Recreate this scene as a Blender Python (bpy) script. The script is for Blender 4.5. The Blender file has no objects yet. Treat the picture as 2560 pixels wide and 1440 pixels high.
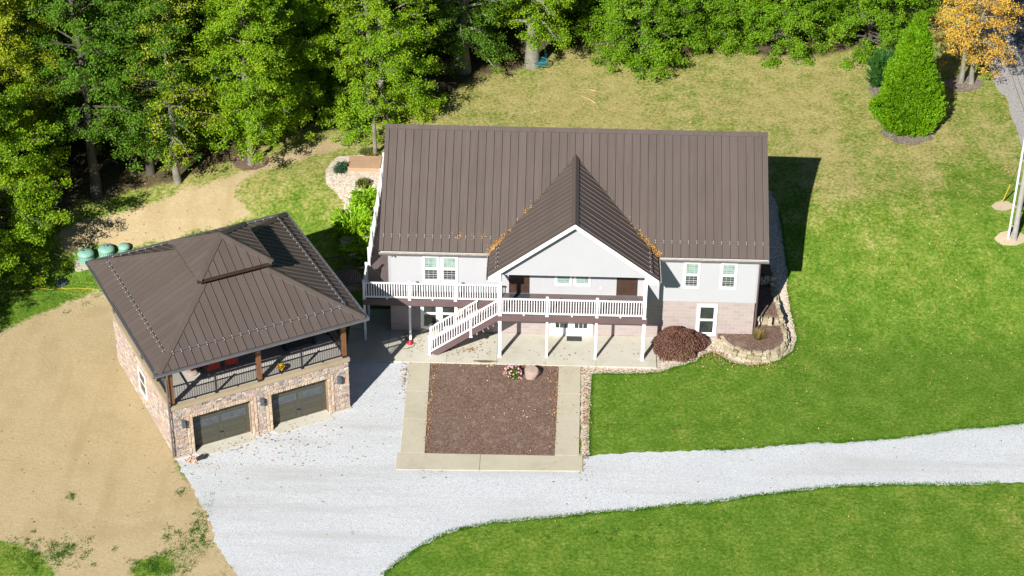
import bpy, bmesh, math, random
import numpy as np
from mathutils import Vector, Matrix
from mathutils.geometry import delaunay_2d_cdt
PI = math.pi
random.seed(7)
RNG = np.random.default_rng(11)
scene = bpy.context.scene
COL = scene.collection

# ---------------------------------------------------------------- camera (an aerial view, about 100 m away)
cam_d = bpy.data.cameras.new("camera")
cam = bpy.data.objects.new("camera", cam_d)
COL.objects.link(cam)
cam_d.sensor_width = 36.0
cam_d.lens = 5228.75 / 2560 * 36
cam_d.clip_start = 1.0
cam_d.clip_end = 3000
_r = Vector((0.99953016, 0.02946134, 0.00845465)); _u = Vector((-0.02347423, 0.5584444, 0.82920975)); _f = Vector((-0.01970818, 0.82901863, -0.5588736))
cam.matrix_world = Matrix(((_r.x, _u.x, -_f.x, 8.6331), (_r.y, _u.y, -_f.y, -86.5859), (_r.z, _u.z, -_f.z, 61.2488), (0, 0, 0, 1)))
scene.camera = cam

# ---------------------------------------------------------------- sky, sun, exposure
SUN = Vector((0.45, 1.0, -0.735)).normalized()
world = bpy.data.worlds.new("World"); scene.world = world; world.use_nodes = True
wn = world.node_tree; wn.nodes.clear()
sky = wn.nodes.new("ShaderNodeTexSky"); sky.sky_type = 'NISHITA'; sky.sun_disc = False
sky.sun_elevation = math.radians(33.8); sky.sun_rotation = math.radians(204.2); sky.air_density = 0.5; sky.dust_density = 0.1; sky.ozone_density = 3.0
bg = wn.nodes.new("ShaderNodeBackground"); bg.inputs[1].default_value = 0.06
wo = wn.nodes.new("ShaderNodeOutputWorld")
wn.links.new(sky.outputs[0], bg.inputs[0]); wn.links.new(bg.outputs[0], wo.inputs[0])
sun_d = bpy.data.lights.new("sun", 'SUN'); sun_d.energy = 5.0; sun_d.angle = math.radians(0.5); sun_d.color = (1.0, 0.965, 0.91)
sun = bpy.data.objects.new("sun", sun_d); COL.objects.link(sun); sun.location = (-20, -60, 60)
sun.rotation_euler = SUN.to_track_quat('-Z', 'Y').to_euler()
scene.view_settings.view_transform = 'Standard'; scene.view_settings.look = 'None'
scene.view_settings.exposure = 0.72; scene.view_settings.gamma = 1.0
scene.cycles.max_bounces = 6; scene.cycles.diffuse_bounces = 2; scene.cycles.transparent_max_bounces = 4

# ---------------------------------------------------------------- helpers
def tag(o, label=None, cat=None, group=None, kind=None):
    if label: o["label"] = label
    if cat: o["category"] = cat
    if group: o["group"] = group
    if kind: o["kind"] = kind
    return o
def empty(name, loc=(0, 0, 0), rz=0.0):
    o = bpy.data.objects.new(name, None); COL.objects.link(o)
    o.location = loc; o.rotation_euler = (0, 0, rz); o.empty_display_size = 0.3
    return o
def sst(t):
    t = np.clip(t, 0, 1); return t * t * (3 - 2 * t)
def ground_z(x, y):
    b = sst((x - 8) / 9.0)
    return 2.4 * ((1 - b) * sst((y - 1.5) / 10.5) + b * sst((y + 1) / 12.0))
def gz(x, y): return float(ground_z(np.float64(x), np.float64(y)))

class MB:
    """collects faces; build() links them as ONE mesh object"""
    def __init__(s): s.v = []; s.f = []; s.uv = []
    def face(s, pts, uv=None):
        i = len(s.v); pts = [Vector(p) for p in pts]
        s.v += [tuple(p) for p in pts]; s.f.append(tuple(range(i, i + len(pts))))
        if uv is None:
            n = Vector((0, 0, 0))
            for a in range(len(pts)): n += pts[a].cross(pts[(a + 1) % len(pts)])
            ax = max(range(3), key=lambda k: abs(n[k]))
            uv = [((p.y, p.z), (p.x, p.z), (p.x, p.y))[ax] for p in pts]
        s.uv.append(uv)
    def hexa(s, b, t):
        """b, t: four bottom and four top corners, counter-clockwise from above"""
        s.face(b[::-1]); s.face(t)
        for i in range(4):
            j = (i + 1) % 4; s.face([b[i], b[j], t[j], t[i]])
    def box(s, x0, x1, y0, y1, z0, z1):
        s.hexa([(x0, y0, z0), (x1, y0, z0), (x1, y1, z0), (x0, y1, z0)], [(x0, y0, z1), (x1, y0, z1), (x1, y1, z1), (x0, y1, z1)])
    def bevbox(s, x0, x1, y0, y1, z0, z1, b):
        """a box with its top edges chamfered"""
        s.hexa([(x0, y0, z0), (x1, y0, z0), (x1, y1, z0), (x0, y1, z0)], [(x0, y0, z1 - b), (x1, y0, z1 - b), (x1, y1, z1 - b), (x0, y1, z1 - b)])
        s.hexa([(x0, y0, z1 - b), (x1, y0, z1 - b), (x1, y1, z1 - b), (x0, y1, z1 - b)], [(x0 + b, y0 + b, z1), (x1 - b, y0 + b, z1), (x1 - b, y1 - b, z1), (x0 + b, y1 - b, z1)])
    def bar(s, p, q, w, h, up=(0, 0, 1)):
        """a beam from p to q, w wide and h high"""
        p = Vector(p); q = Vector(q); d = (q - p).normalized(); a = d.cross(Vector(up)).normalized() * (w / 2); c = a.normalized().cross(d) * (h / 2)
        s.hexa([p - a - c, p + a - c, q + a - c, q - a - c], [p - a + c, p + a + c, q + a + c, q - a + c])
    def tube(s, pts, rad, n=8, cap=True):
        pts = [Vector(p) for p in pts]
        if not hasattr(rad, '__len__'): rad = [rad] * len(pts)
        rings = []; ref = None
        for i, p in enumerate(pts):
            d = (pts[min(i + 1, len(pts) - 1)] - pts[max(i - 1, 0)]).normalized()
            if ref is None: ref = Vector((1, 0, 0)) if abs(d.x) < 0.8 else Vector((0, 1, 0))
            a = d.cross(ref).normalized(); ref = a.cross(d); b = ref.normalized()
            rings.append([p + (a * math.cos(2 * PI * k / n) + b * math.sin(2 * PI * k / n)) * rad[i] for k in range(n)])
        i0 = len(s.v)
        for r in rings: s.v += [tuple(p) for p in r]
        for i in range(len(rings) - 1):
            for k in range(n):
                k2 = (k + 1) % n
                s.f.append((i0 + i * n + k, i0 + i * n + k2, i0 + (i + 1) * n + k2, i0 + (i + 1) * n + k)); s.uv.append([(k / n, i), (k / n + 1 / n, i), (k / n + 1 / n, i + 1), (k / n, i + 1)])
        if cap:
            s.face(rings[0]); s.face(rings[-1][::-1])
    def lathe(s, prof, c=(0, 0, 0), n=16):
        s.tube_rings([[(c[0] + r * math.cos(2 * PI * k / n), c[1] + r * math.sin(2 * PI * k / n), c[2] + z) for k in range(n)] for r, z in prof])
    def tube_rings(s, rings):
        n = len(rings[0]); i0 = len(s.v)
        for r in rings: s.v += [tuple(p) for p in r]
        for i in range(len(rings) - 1):
            for k in range(n):
                k2 = (k + 1) % n
                s.f.append((i0 + i * n + k, i0 + i * n + k2, i0 + (i + 1) * n + k2, i0 + (i + 1) * n + k)); s.uv.append([(k / n, i)] * 4)
        s.f.append(tuple(range(i0, i0 + n))[::-1]); s.uv.append([(0, 0)] * n); s.f.append(tuple(range(i0 + (len(rings) - 1) * n, i0 + len(rings) * n))); s.uv.append([(0, 0)] * n)
    def slab(s, poly, z0, z1):
        n = len(poly); s.face([(x, y, z1) for x, y in poly]); s.face([(x, y, z0) for x, y in poly[::-1]])
        for i in range(n):
            a = poly[i]; b = poly[(i + 1) % n]; s.face([(*a, z0), (*b, z0), (*b, z1), (*a, z1)])
    def cut(s):
        s.cuts = getattr(s, 'cuts', []) + [len(s.f)]
    def build_each(s, name, mat, parent=None, smooth=False):
        """one object per piece, the pieces set apart by cut()"""
        out = []; c = [0] + getattr(s, 'cuts', []) + [len(s.f)]
        for a, b in zip(c[:-1], c[1:]):
            if b > a:
                m = MB(); used = {}
                for f in s.f[a:b]:
                    for i in f: used.setdefault(i, len(used))
                m.v = [s.v[i] for i in used]; m.f = [tuple(used[i] for i in f) for f in s.f[a:b]]; m.uv = s.uv[a:b]; out.append(m.build(name, mat, parent, smooth))
        return out
    def build(s, name, mat, parent=None, smooth=False):
        me = bpy.data.meshes.new(name); me.from_pydata(s.v, [], s.f)
        l = me.uv_layers.new(name="UVMap")
        l.data.foreach_set("uv", np.array([c for u in s.uv for c in u], dtype=np.float32).ravel())
        me.materials.append(mat)
        if smooth: me.polygons.foreach_set("use_smooth", np.ones(len(me.polygons), bool))
        me.update()
        o = bpy.data.objects.new(name, me); COL.objects.link(o)
        if parent: o.parent = parent
        return o

def quads_mesh(name, V, mat, parent=None):
    """V: (n,4,3) array of free quads (leaves, blades, chips) as one mesh"""
    n = len(V); me = bpy.data.meshes.new(name)
    me.vertices.add(4 * n); me.vertices.foreach_set("co", V.reshape(-1).astype(np.float32))
    me.loops.add(4 * n); me.loops.foreach_set("vertex_index", np.arange(4 * n, dtype=np.int32))
    me.polygons.add(n); me.polygons.foreach_set("loop_start", np.arange(0, 4 * n, 4, dtype=np.int32))
    me.update(calc_edges=True); me.validate(); me.materials.append(mat)
    o = bpy.data.objects.new(name, me); COL.objects.link(o)
    if parent: o.parent = parent
    return o
def leaf_quads(P, size, up=0.4, width=0.6, rng=RNG, fold=0.15, out=None):
    """a diamond-shaped leaf at every point of P, lying every which way but tending to face up (and outwards)"""
    n = len(P); N = rng.normal(size=(n, 3)) * 0.6; N[:, 2] += up
    if out is not None: N += out
    N /= np.linalg.norm(N, axis=1, keepdims=True) + 1e-9
    A = np.cross(N, rng.normal(size=(n, 3))); A /= np.linalg.norm(A, axis=1, keepdims=True) + 1e-9
    B = np.cross(N, A); L = (size * rng.uniform(0.65, 1.3, n))[:, None]
    V = np.empty((n, 4, 3)); V[:, 0] = P - A * L * 0.5; V[:, 1] = P + B * L * width * 0.5 + N * L * fold; V[:, 2] = P + A * L * 0.5; V[:, 3] = P - B * L * width * 0.5 + N * L * fold
    return V

# ---------------------------------------------------------------- materials
def newmat(name):
    m = bpy.data.materials.new(name); m.use_nodes = True; nt = m.node_tree; nt.nodes.clear()
    out = nt.nodes.new("ShaderNodeOutputMaterial"); return m, nt, out
def nd(nt, t, **kw):
    n = nt.nodes.new("ShaderNode" + t)
    for k, v in kw.items():
        if k.startswith('i_'): n.inputs[k[2:].replace('_', ' ')].default_value = v
        else: setattr(n, k, v)
    return n
def ramp(nt, fac, stops, interp='LINEAR'):
    r = nt.nodes.new("ShaderNodeValToRGB"); r.color_ramp.interpolation = interp
    while len(r.color_ramp.elements) < len(stops): r.color_ramp.elements.new(0.5)
    for e, (p, c) in zip(r.color_ramp.elements, stops): e.position = p; e.color = (*c, 1)
    nt.links.new(fac, r.inputs[0]); return r.outputs[0]
def noise(nt, vec, scale, detail=4, rough=0.55):
    n = nd(nt, "TexNoise", i_Scale=scale, i_Detail=detail, i_Roughness=rough)
    if vec is not None: nt.links.new(vec, n.inputs["Vector"])
    return n.outputs["Fac"]
def mixc(nt, fac, a, b, mode='MIX'):
    n = nt.nodes.new("ShaderNodeMix"); n.data_type = 'RGBA'; n.blend_type = mode
    for k, v in ((0, fac), (6, a), (7, b)):
        if hasattr(v, 'is_output') or hasattr(v, 'links'): nt.links.new(v, n.inputs[k])
        elif k == 0: n.inputs[0].default_value = v
        else: n.inputs[k].default_value = (*v, 1)
    return n.outputs[2]
def mth(nt, op, a, b=None, clamp=False):
    n = nt.nodes.new("ShaderNodeMath"); n.operation = op; n.use_clamp = clamp
    for k, v in ((0, a), (1, b)):
        if v is None: continue
        if hasattr(v, 'links'): nt.links.new(v, n.inputs[k])
        else: n.inputs[k].default_value = v
    return n.outputs[0]
def mrange(nt, v, a, b, lo=0.0, hi=1.0):
    n = nd(nt, "MapRange"); n.inputs[1].default_value = a; n.inputs[2].default_value = b; n.inputs[3].default_value = lo; n.inputs[4].default_value = hi
    nt.links.new(v, n.inputs[0]); return n.outputs[0]
def principled(nt, out, col, rough=0.7, spec=0.3, bump=None, bstr=0.3, bdist=0.02, metal=0.0):
    p = nd(nt, "BsdfPrincipled"); p.inputs["Specular IOR Level"].default_value = spec; p.inputs["Metallic"].default_value = metal
    if hasattr(col, 'links'): nt.links.new(col, p.inputs["Base Color"])
    else: p.inputs["Base Color"].default_value = (*col, 1)
    if hasattr(rough, 'links'): nt.links.new(rough, p.inputs["Roughness"])
    else: p.inputs["Roughness"].default_value = rough
    if bump is not None:
        b = nd(nt, "Bump", i_Strength=bstr, i_Distance=bdist); nt.links.new(bump, b.inputs["Height"]); nt.links.new(b.outputs[0], p.inputs["Normal"])
    nt.links.new(p.outputs[0], out.inputs[0]); return p
def coords(nt, which="Object"): return nd(nt, "TexCoord").outputs[which]
def plain(name, c, rough=0.6, spec=0.3, var=0.12, scale=3.0, bstr=0.0, metal=0.0):
    """one colour with slow and fine variation"""
    m, nt, out = newmat(name); v = coords(nt)
    f = mth(nt, 'ADD', mth(nt, 'MULTIPLY', noise(nt, v, scale, 5), 0.6), mth(nt, 'MULTIPLY', noise(nt, v, scale * 14, 3), 0.4))
    lo = tuple(x * (1 - var) for x in c); hi = tuple(min(1, x * (1 + var)) for x in c)
    col = ramp(nt, f, [(0.3, lo), (0.7, hi)])
    principled(nt, out, col, rough, spec, f if bstr else None, bstr, metal=metal); return m
def island(name, stops, rough=0.8, spec=0.2, trans=0.0, scale=0.5, bstr=0.0, patch=0.3):
    """colour picked per loose piece (leaf, stone, chip), drifting slowly over the object"""
    m, nt, out = newmat(name); g = nd(nt, "NewGeometry"); v = coords(nt)
    f = mth(nt, 'ADD', mth(nt, 'MULTIPLY', g.outputs["Random Per Island"], 1 - patch), mth(nt, 'MULTIPLY', mrange(nt, noise(nt, v, scale, 3), 0.3, 0.7), patch), True)
    col = ramp(nt, f, stops)
    if trans:
        d = nd(nt, "BsdfPrincipled", i_Roughness=rough); d.inputs["Specular IOR Level"].default_value = spec; nt.links.new(col, d.inputs["Base Color"])
        t = nd(nt, "BsdfTranslucent"); nt.links.new(mixc(nt, 1.0, col, (1.1, 1.0, 0.6), 'MULTIPLY'), t.inputs[0])
        x = nd(nt, "MixShader"); x.inputs[0].default_value = trans
        nt.links.new(d.outputs[0], x.inputs[1]); nt.links.new(t.outputs[0], x.inputs[2]); nt.links.new(x.outputs[0], out.inputs[0])
    else:
        b = noise(nt, v, 18, 4) if bstr else None
        principled(nt, out, col, rough, spec, b, bstr)
    return m
M = {}
M['vinyl'] = plain('white_vinyl', (0.82, 0.82, 0.82), 0.35, 0.4, 0.02)
M['trim'] = plain('white_trim', (0.78, 0.78, 0.78), 0.4, 0.4, 0.03)
M['siding'] = plain('grey_siding', (0.36, 0.36, 0.37), 0.5, 0.3, 0.04, 0.7)
M['muntin'] = plain('muntin_bar', (0.42, 0.46, 0.44), 0.4, 0.4, 0.05)
M['clampmetal'] = plain('clamp_metal', (0.5, 0.5, 0.52), 0.4, 0.5, 0.05)
M['tanrim'] = plain('dirty_gutter_rim', (0.42, 0.37, 0.33), 0.6, 0.3, 0.35, 5)
M['fascia'] = plain('brown_fascia', (0.13, 0.085, 0.085), 0.5, 0.3, 0.15, 1.2)
M['gutter'] = plain('gutter_metal', (0.12, 0.11, 0.11), 0.4, 0.5, 0.2, 2)
M['deckbrown'] = plain('deck_boards', (0.145, 0.11, 0.105), 0.6, 0.3, 0.18, 2.5)
M['darkdoor'] = plain('stained_door', (0.055, 0.03, 0.02), 0.45, 0.4, 0.3, 2.5)
M['cedar'] = plain('cedar_post', (0.17, 0.075, 0.032), 0.6, 0.3, 0.3, 3)
M['black'] = plain('black_metal', (0.018, 0.018, 0.02), 0.4, 0.5, 0.1)
M['lampmetal'] = plain('lamp_metal', (0.08, 0.10, 0.125), 0.35, 0.5, 0.1)
M['garagedoor'] = plain('olive_garage_door', (0.070, 0.067, 0.049), 0.5, 0.4, 0.06, 1)
M['greenplastic'] = plain('green_plastic', (0.20, 0.38, 0.31), 0.5, 0.3, 0.2, 4)
M['red'] = plain('red_cushion', (0.32, 0.03, 0.03), 0.8, 0.2, 0.2)
M['redplastic'] = plain('red_plastic', (0.55, 0.02, 0.03), 0.4, 0.4, 0.1)
M['hose'] = plain('green_hose', (0.02, 0.12, 0.06), 0.45, 0.4, 0.1)
M['yellow'] = plain('yellow_plastic', (0.55, 0.40, 0.05), 0.5, 0.3, 0.1)
M['turq'] = plain('turquoise_metal', (0.02, 0.17, 0.19), 0.4, 0.5, 0.2)
M['tandeck'] = plain('tan_composite', (0.42, 0.27, 0.17), 0.6, 0.3, 0.14, 2)
M['oldwood'] = plain('weathered_wood', (0.20, 0.18, 0.14), 0.85, 0.1, 0.35, 3, 0.4)
M['polewood'] = plain('grey_pole_wood', (0.33, 0.31, 0.28), 0.85, 0.1, 0.25, 3, 0.4)
M['pvc'] = plain('pale_pvc', (0.62, 0.66, 0.72), 0.4, 0.4, 0.05)
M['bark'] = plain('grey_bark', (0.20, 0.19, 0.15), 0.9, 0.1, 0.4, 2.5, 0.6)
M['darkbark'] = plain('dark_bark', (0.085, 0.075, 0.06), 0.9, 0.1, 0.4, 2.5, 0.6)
M['mat'] = plain('door_mat', (0.05, 0.06, 0.06), 0.95, 0.1, 0.5, 9)
M['boulder'] = plain('pink_boulder', (0.33, 0.24, 0.20), 0.85, 0.2, 0.2, 4, 0.5)
M['lid'] = plain('grey_lid', (0.10, 0.115, 0.15), 0.6, 0.3, 0.15, 3)
M['cable'] = plain('dark_cable', (0.03, 0.03, 0.03), 0.6, 0.2, 0.1)
M['stain'] = plain('water_stain', (0.16, 0.12, 0.07), 0.3, 0.5, 0.3, 3)
M['darkwicker'] = plain('dark_wicker', (0.02, 0.022, 0.026), 0.7, 0.2, 0.4, 30)
M['darkfascia'] = plain('dark_stained_fascia', (0.05, 0.027, 0.02), 0.5, 0.3, 0.3, 4)
M['copper'] = plain('brown_urn', (0.10, 0.05, 0.035), 0.5, 0.4, 0.3, 4)
M['mulch'] = None
M['petal_pink'] = island('pink_petals', [(0, (0.62, 0.20, 0.30)), (0.6, (0.72, 0.36, 0.42)), (1, (0.78, 0.58, 0.58))])
M['petal_yellow'] = island('yellow_petals', [(0, (0.5, 0.25, 0.02)), (1, (0.75, 0.5, 0.05))])
M['drystick'] = plain('peeled_wood', (0.6, 0.38, 0.26), 0.8, 0.2, 0.2)
M['foil'] = plain('pale_plastic', (0.5, 0.5, 0.6), 0.3, 0.5, 0.4, 12)
M['paleflag'] = island('pale_fieldstone', [(0, (0.27, 0.225, 0.145)), (0.5, (0.39, 0.34, 0.23)), (1, (0.50, 0.45, 0.34))], 0.9, 0.1, bstr=0.4)
M['veneer'] = island('stone_veneer', [(0.0, (0.21, 0.17, 0.155)), (0.10, (0.33, 0.27, 0.235)), (0.3, (0.39, 0.30, 0.225)), (0.45, (0.46, 0.37, 0.29)), (0.6, (0.41, 0.27, 0.21)), (0.72, (0.52, 0.43, 0.33)), (0.86, (0.31, 0.275, 0.265)), (1.0, (0.57, 0.50, 0.43))], 0.9, 0.15, bstr=0.5, patch=0.0)
M['soldier'] = island('tan_trim_stone', [(0, (0.38, 0.27, 0.19)), (0.5, (0.49, 0.38, 0.27)), (1, (0.55, 0.45, 0.34))], 0.9, 0.15, bstr=0.5, patch=0.0)
# leaves
G = lambda n, st, t=0.38: island(n, st, 0.55, 0.25, t, 0.45, patch=0.4)
M['leaf_green'] = G('oak_leaves_green', [(0, (0.08, 0.19, 0.008)), (0.45, (0.15, 0.31, 0.010)), (0.8, (0.23, 0.40, 0.014)), (0.965, (0.32, 0.40, 0.03)), (0.985, (0.45, 0.22, 0.05)), (1, (0.40, 0.14, 0.05))])
M['leaf_bright'] = G('oak_leaves_bright', [(0, (0.10, 0.22, 0.008)), (0.45, (0.20, 0.37, 0.010)), (0.8, (0.32, 0.46, 0.014)), (0.96, (0.44, 0.46, 0.03)), (1, (0.55, 0.28, 0.06))])
M['leaf_yellow'] = G('oak_leaves_yellowing', [(0, (0.13, 0.21, 0.010)), (0.4, (0.26, 0.36, 0.012)), (0.75, (0.41, 0.46, 0.02)), (0.93, (0.54, 0.47, 0.07)), (1, (0.58, 0.32, 0.08))])
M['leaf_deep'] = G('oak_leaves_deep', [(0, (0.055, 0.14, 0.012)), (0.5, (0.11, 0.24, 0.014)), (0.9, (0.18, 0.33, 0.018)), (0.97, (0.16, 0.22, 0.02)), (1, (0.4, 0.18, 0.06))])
M['leaf_orange'] = G('ash_leaves_orange', [(0, (0.16, 0.20, 0.04)), (0.12, (0.30, 0.27, 0.05)), (0.25, (0.50, 0.30, 0.08)), (0.45, (0.66, 0.41, 0.09)), (0.75, (0.78, 0.53, 0.04)), (1, (0.84, 0.64, 0.05))])
M['needle'] = G('arborvitae_sprays', [(0, (0.085, 0.21, 0.004)), (0.5, (0.165, 0.36, 0.006)), (0.95, (0.27, 0.48, 0.01)), (1, (0.35, 0.32, 0.05))], 0.4)
M['juniper'] = G('juniper_sprays', [(0, (0.14, 0.30, 0.01)), (0.5, (0.25, 0.47, 0.015)), (1, (0.42, 0.58, 0.03))], 0.25)
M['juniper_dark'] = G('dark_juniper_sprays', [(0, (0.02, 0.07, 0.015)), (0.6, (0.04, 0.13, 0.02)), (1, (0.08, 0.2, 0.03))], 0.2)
M['bluespruce'] = G('blue_needles', [(0, (0.03, 0.08, 0.035)), (1, (0.08, 0.17, 0.08))], 0.2)
M['mixedshrub'] = G('olive_shrub_leaves', [(0, (0.06, 0.09, 0.02)), (0.6, (0.13, 0.16, 0.03)), (1, (0.28, 0.13, 0.05))], 0.2)
M['maple_red'] = G('red_maple_leaves', [(0, (0.085, 0.042, 0.034)), (0.45, (0.17, 0.080, 0.060)), (0.8, (0.24, 0.125, 0.075)), (0.93, (0.20, 0.17, 0.05)), (1, (0.36, 0.17, 0.04))], 0.2)
M['spruce'] = G('spruce_needles', [(0, (0.03, 0.07, 0.015)), (0.6, (0.07, 0.13, 0.025)), (1, (0.13, 0.19, 0.04))], 0.2)
M['drygrass'] = G('dry_ornamental_grass', [(0, (0.2, 0.15, 0.05)), (0.6, (0.36, 0.28, 0.1)), (1, (0.2, 0.25, 0.06))], 0.2)
M['flowerleaf'] = G('flower_leaves', [(0, (0.04, 0.11, 0.01)), (1, (0.12, 0.22, 0.02))], 0.2)
M['litter'] = island('fallen_leaves', [(0, (0.12, 0.05, 0.025)), (0.4, (0.30, 0.15, 0.07)), (0.7, (0.45, 0.28, 0.12)), (0.9, (0.55, 0.42, 0.25)), (1, (0.7, 0.62, 0.5))])
M['rooflitter'] = island('roof_leaves', [(0, (0.22, 0.10, 0.03)), (0.5, (0.42, 0.22, 0.06)), (0.9, (0.55, 0.34, 0.10)), (1, (0.3, 0.3, 0.06))])
M['edgegrass'] = G('edge_grass_blades', [(0, (0.03, 0.10, 0.005)), (0.5, (0.06, 0.18, 0.008)), (0.85, (0.12, 0.25, 0.015)), (1, (0.26, 0.24, 0.07))], 0.2)
M['grasstuft'] = G('weed_blades', [(0, (0.03, 0.09, 0.008)), (0.6, (0.06, 0.16, 0.01)), (1, (0.15, 0.2, 0.03))], 0.2)

def uvmat_roof():
    m, nt, out = newmat('standing_seam_metal'); uv = nd(nt, "UVMap").outputs[0]; v = coords(nt)
    sep = nd(nt, "SeparateXYZ"); nt.links.new(uv, sep.inputs[0])
    u = mth(nt, 'FRACT', mth(nt, 'MULTIPLY', sep.outputs[0], 9.84))
    strip = mth(nt, 'ABSOLUTE', mth(nt, 'SUBTRACT', u, 0.5))
    hgt = mrange(nt, strip, 0.30, 0.42)
    pan = nd(nt, "TexWhiteNoise"); pan.noise_dimensions = '1D'; nt.links.new(mth(nt, 'FLOOR', mth(nt, 'MULTIPLY', sep.outputs[0], 2.46)), pan.inputs["W"])
    mp = nd(nt, "Mapping"); mp.inputs["Scale"].default_value = (7.0, 0.35, 1.0); nt.links.new(uv, mp.inputs[0]); stre = noise(nt, mp.outputs[0], 1.0, 4, 0.6)
    f = mth(nt, 'ADD', mth(nt, 'ADD', mth(nt, 'MULTIPLY', noise(nt, v, 0.5, 5), 0.35), mth(nt, 'MULTIPLY', stre, 0.28)), mth(nt, 'ADD', mth(nt, 'MULTIPLY', pan.outputs[0], 0.2), 0.08))
    col = ramp(nt, f, [(0.25, (0.086, 0.067, 0.057)), (0.75, (0.117, 0.093, 0.080))])
    principled(nt, out, col, mrange(nt, stre, 0.3, 0.7, 0.34, 0.5), 0.45, hgt, 0.5, 0.006); return m
M['roof'] = uvmat_roof()
def uvmat_block():
    m, nt, out = newmat('split_face_block'); uv = nd(nt, "UVMap").outputs[0]; v = coords(nt)
    b = nd(nt, "TexBrick", i_Scale=1.0, i_Mortar_Size=0.008, i_Mortar_Smooth=0.2, i_Brick_Width=0.406, i_Row_Height=0.2032, i_Bias=0.0)
    b.offset = 0.5; nt.links.new(uv, b.inputs["Vector"])
    b.inputs["Color1"].default_value = (0.40, 0.34, 0.315, 1); b.inputs["Color2"].default_value = (0.34, 0.285, 0.265, 1); b.inputs["Mortar"].default_value = (0.47, 0.42, 0.39, 1)
    col = mixc(nt, mth(nt, 'MULTIPLY', noise(nt, v, 22, 4), 0.5), b.outputs[0], (0.32, 0.25, 0.23))
    h2 = mth(nt, 'ADD', mth(nt, 'MULTIPLY', b.outputs["Fac"], -0.6), noise(nt, v, 30, 4))
    principled(nt, out, col, 0.9, 0.1, h2, 0.5, 0.01); return m
M['block'] = uvmat_block()
def mat_concrete(name, c, stain):
    m, nt, out = newmat(name); v = coords(nt)
    n1 = noise(nt, v, 0.55, 6, 0.6); n2 = noise(nt, v, 4, 6, 0.65); n3 = noise(nt, v, 90, 2)
    f = mth(nt, 'ADD', mth(nt, 'ADD', mth(nt, 'MULTIPLY', n1, 0.55), mth(nt, 'MULTIPLY', n2, 0.3)), mth(nt, 'MULTIPLY', n3, 0.15))
    col = ramp(nt, f, [(0.32, stain), (0.5, c), (0.7, tuple(x * 1.1 for x in c))])
    principled(nt, out, col, 0.85, 0.2, n3, 0.15, 0.004); return m
M['concrete'] = mat_concrete('patio_concrete', (0.50, 0.48, 0.40), (0.42, 0.38, 0.28))
M['walk'] = mat_concrete('walk_concrete', (0.45, 0.41, 0.31), (0.36, 0.33, 0.25))
M['cap'] = mat_concrete('ledge_concrete', (0.36, 0.29, 0.19), (0.27, 0.21, 0.14))
M['slabfloor'] = mat_concrete('terrace_concrete', (0.42, 0.40, 0.36), (0.34, 0.32, 0.28))
def mat_gravel(name, stops, scale, bstr=0.6, dirt=None, lanes=None, patch=None):
    m, nt, out = newmat(name); v = coords(nt)
    vo = nd(nt, "TexVoronoi", i_Scale=scale); nt.links.new(v, vo.inputs["Vector"])
    s = nd(nt, "SeparateColor"); nt.links.new(vo.outputs["Color"], s.inputs[0])
    col = ramp(nt, s.outputs[0], stops)
    big = noise(nt, v, 0.35, 5, 0.6); fine = noise(nt, v, 7, 4, 0.6)
    col = mixc(nt, mrange(nt, big, 0.45, 0.75, 0.0, 0.35), col, tuple(x * 0.82 for x in stops[-2][1]))
    if lanes:                                            # packed, dustier wheel lanes
        mp = nd(nt, "Mapping"); mp.inputs["Rotation"].default_value = (0, 0, -0.12); mp.inputs["Scale"].default_value = (0.10, 1.0, 1.0); nt.links.new(v, mp.inputs[0])
        col = mixc(nt, mrange(nt, noise(nt, mp.outputs[0], 0.75, 4, 0.6), 0.48, 0.70, 0.0, 0.8), col, lanes)
    if patch: col = mixc(nt, mrange(nt, noise(nt, v, 1.5, 6, 0.65), 0.54, 0.72, 0.0, 0.7), col, patch)
    if dirt: col = mixc(nt, mrange(nt, fine, 0.60, 0.72, 0.0, 0.75), col, dirt)
    principled(nt, out, col, 0.9, 0.2, vo.outputs["Distance"], bstr, 0.03); return m
M['gravel'] = mat_gravel('crushed_limestone', [(0, (0.33, 0.33, 0.34)), (0.10, (0.46, 0.475, 0.48)), (0.5, (0.535, 0.555, 0.565)), (1, (0.635, 0.65, 0.655))], 30, 0.4, None, (0.42, 0.42, 0.405))
M['pebble'] = mat_gravel('river_pebbles', [(0, (0.30, 0.20, 0.14)), (0.2, (0.45, 0.36, 0.27)), (0.55, (0.55, 0.47, 0.37)), (0.85, (0.64, 0.58, 0.49)), (1, (0.74, 0.70, 0.64))], 20, 0.55, (0.42, 0.22, 0.08))
M['roadgravel'] = mat_gravel('road_shoulder', [(0, (0.14, 0.13, 0.12)), (0.15, (0.30, 0.285, 0.265)), (0.7, (0.37, 0.35, 0.33)), (1, (0.46, 0.44, 0.42))], 30, 0.3)
M['mulch'] = mat_gravel('brown_mulch', [(0, (0.090, 0.052, 0.039)), (0.4, (0.148, 0.091, 0.068)), (0.75, (0.19, 0.123, 0.094)), (0.94, (0.23, 0.165, 0.13)), (1, (0.36, 0.28, 0.20))], 24, 0.6, (0.24, 0.175, 0.11), None, (0.27, 0.20, 0.15))
M['palemulch'] = mat_gravel('weathered_mulch', [(0, (0.11, 0.085, 0.07)), (0.4, (0.17, 0.14, 0.12)), (0.75, (0.24, 0.20, 0.165)), (0.94, (0.32, 0.27, 0.22)), (1, (0.42, 0.37, 0.31))], 20, 0.5, (0.34, 0.27, 0.18))
M['asphalt'] = plain('asphalt', (0.10, 0.10, 0.105), 0.85, 0.2, 0.2, 2, 0.3)
M['roadpaint'] = plain('road_paint', (0.72, 0.72, 0.7), 0.7, 0.2, 0.1, 5)
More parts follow.
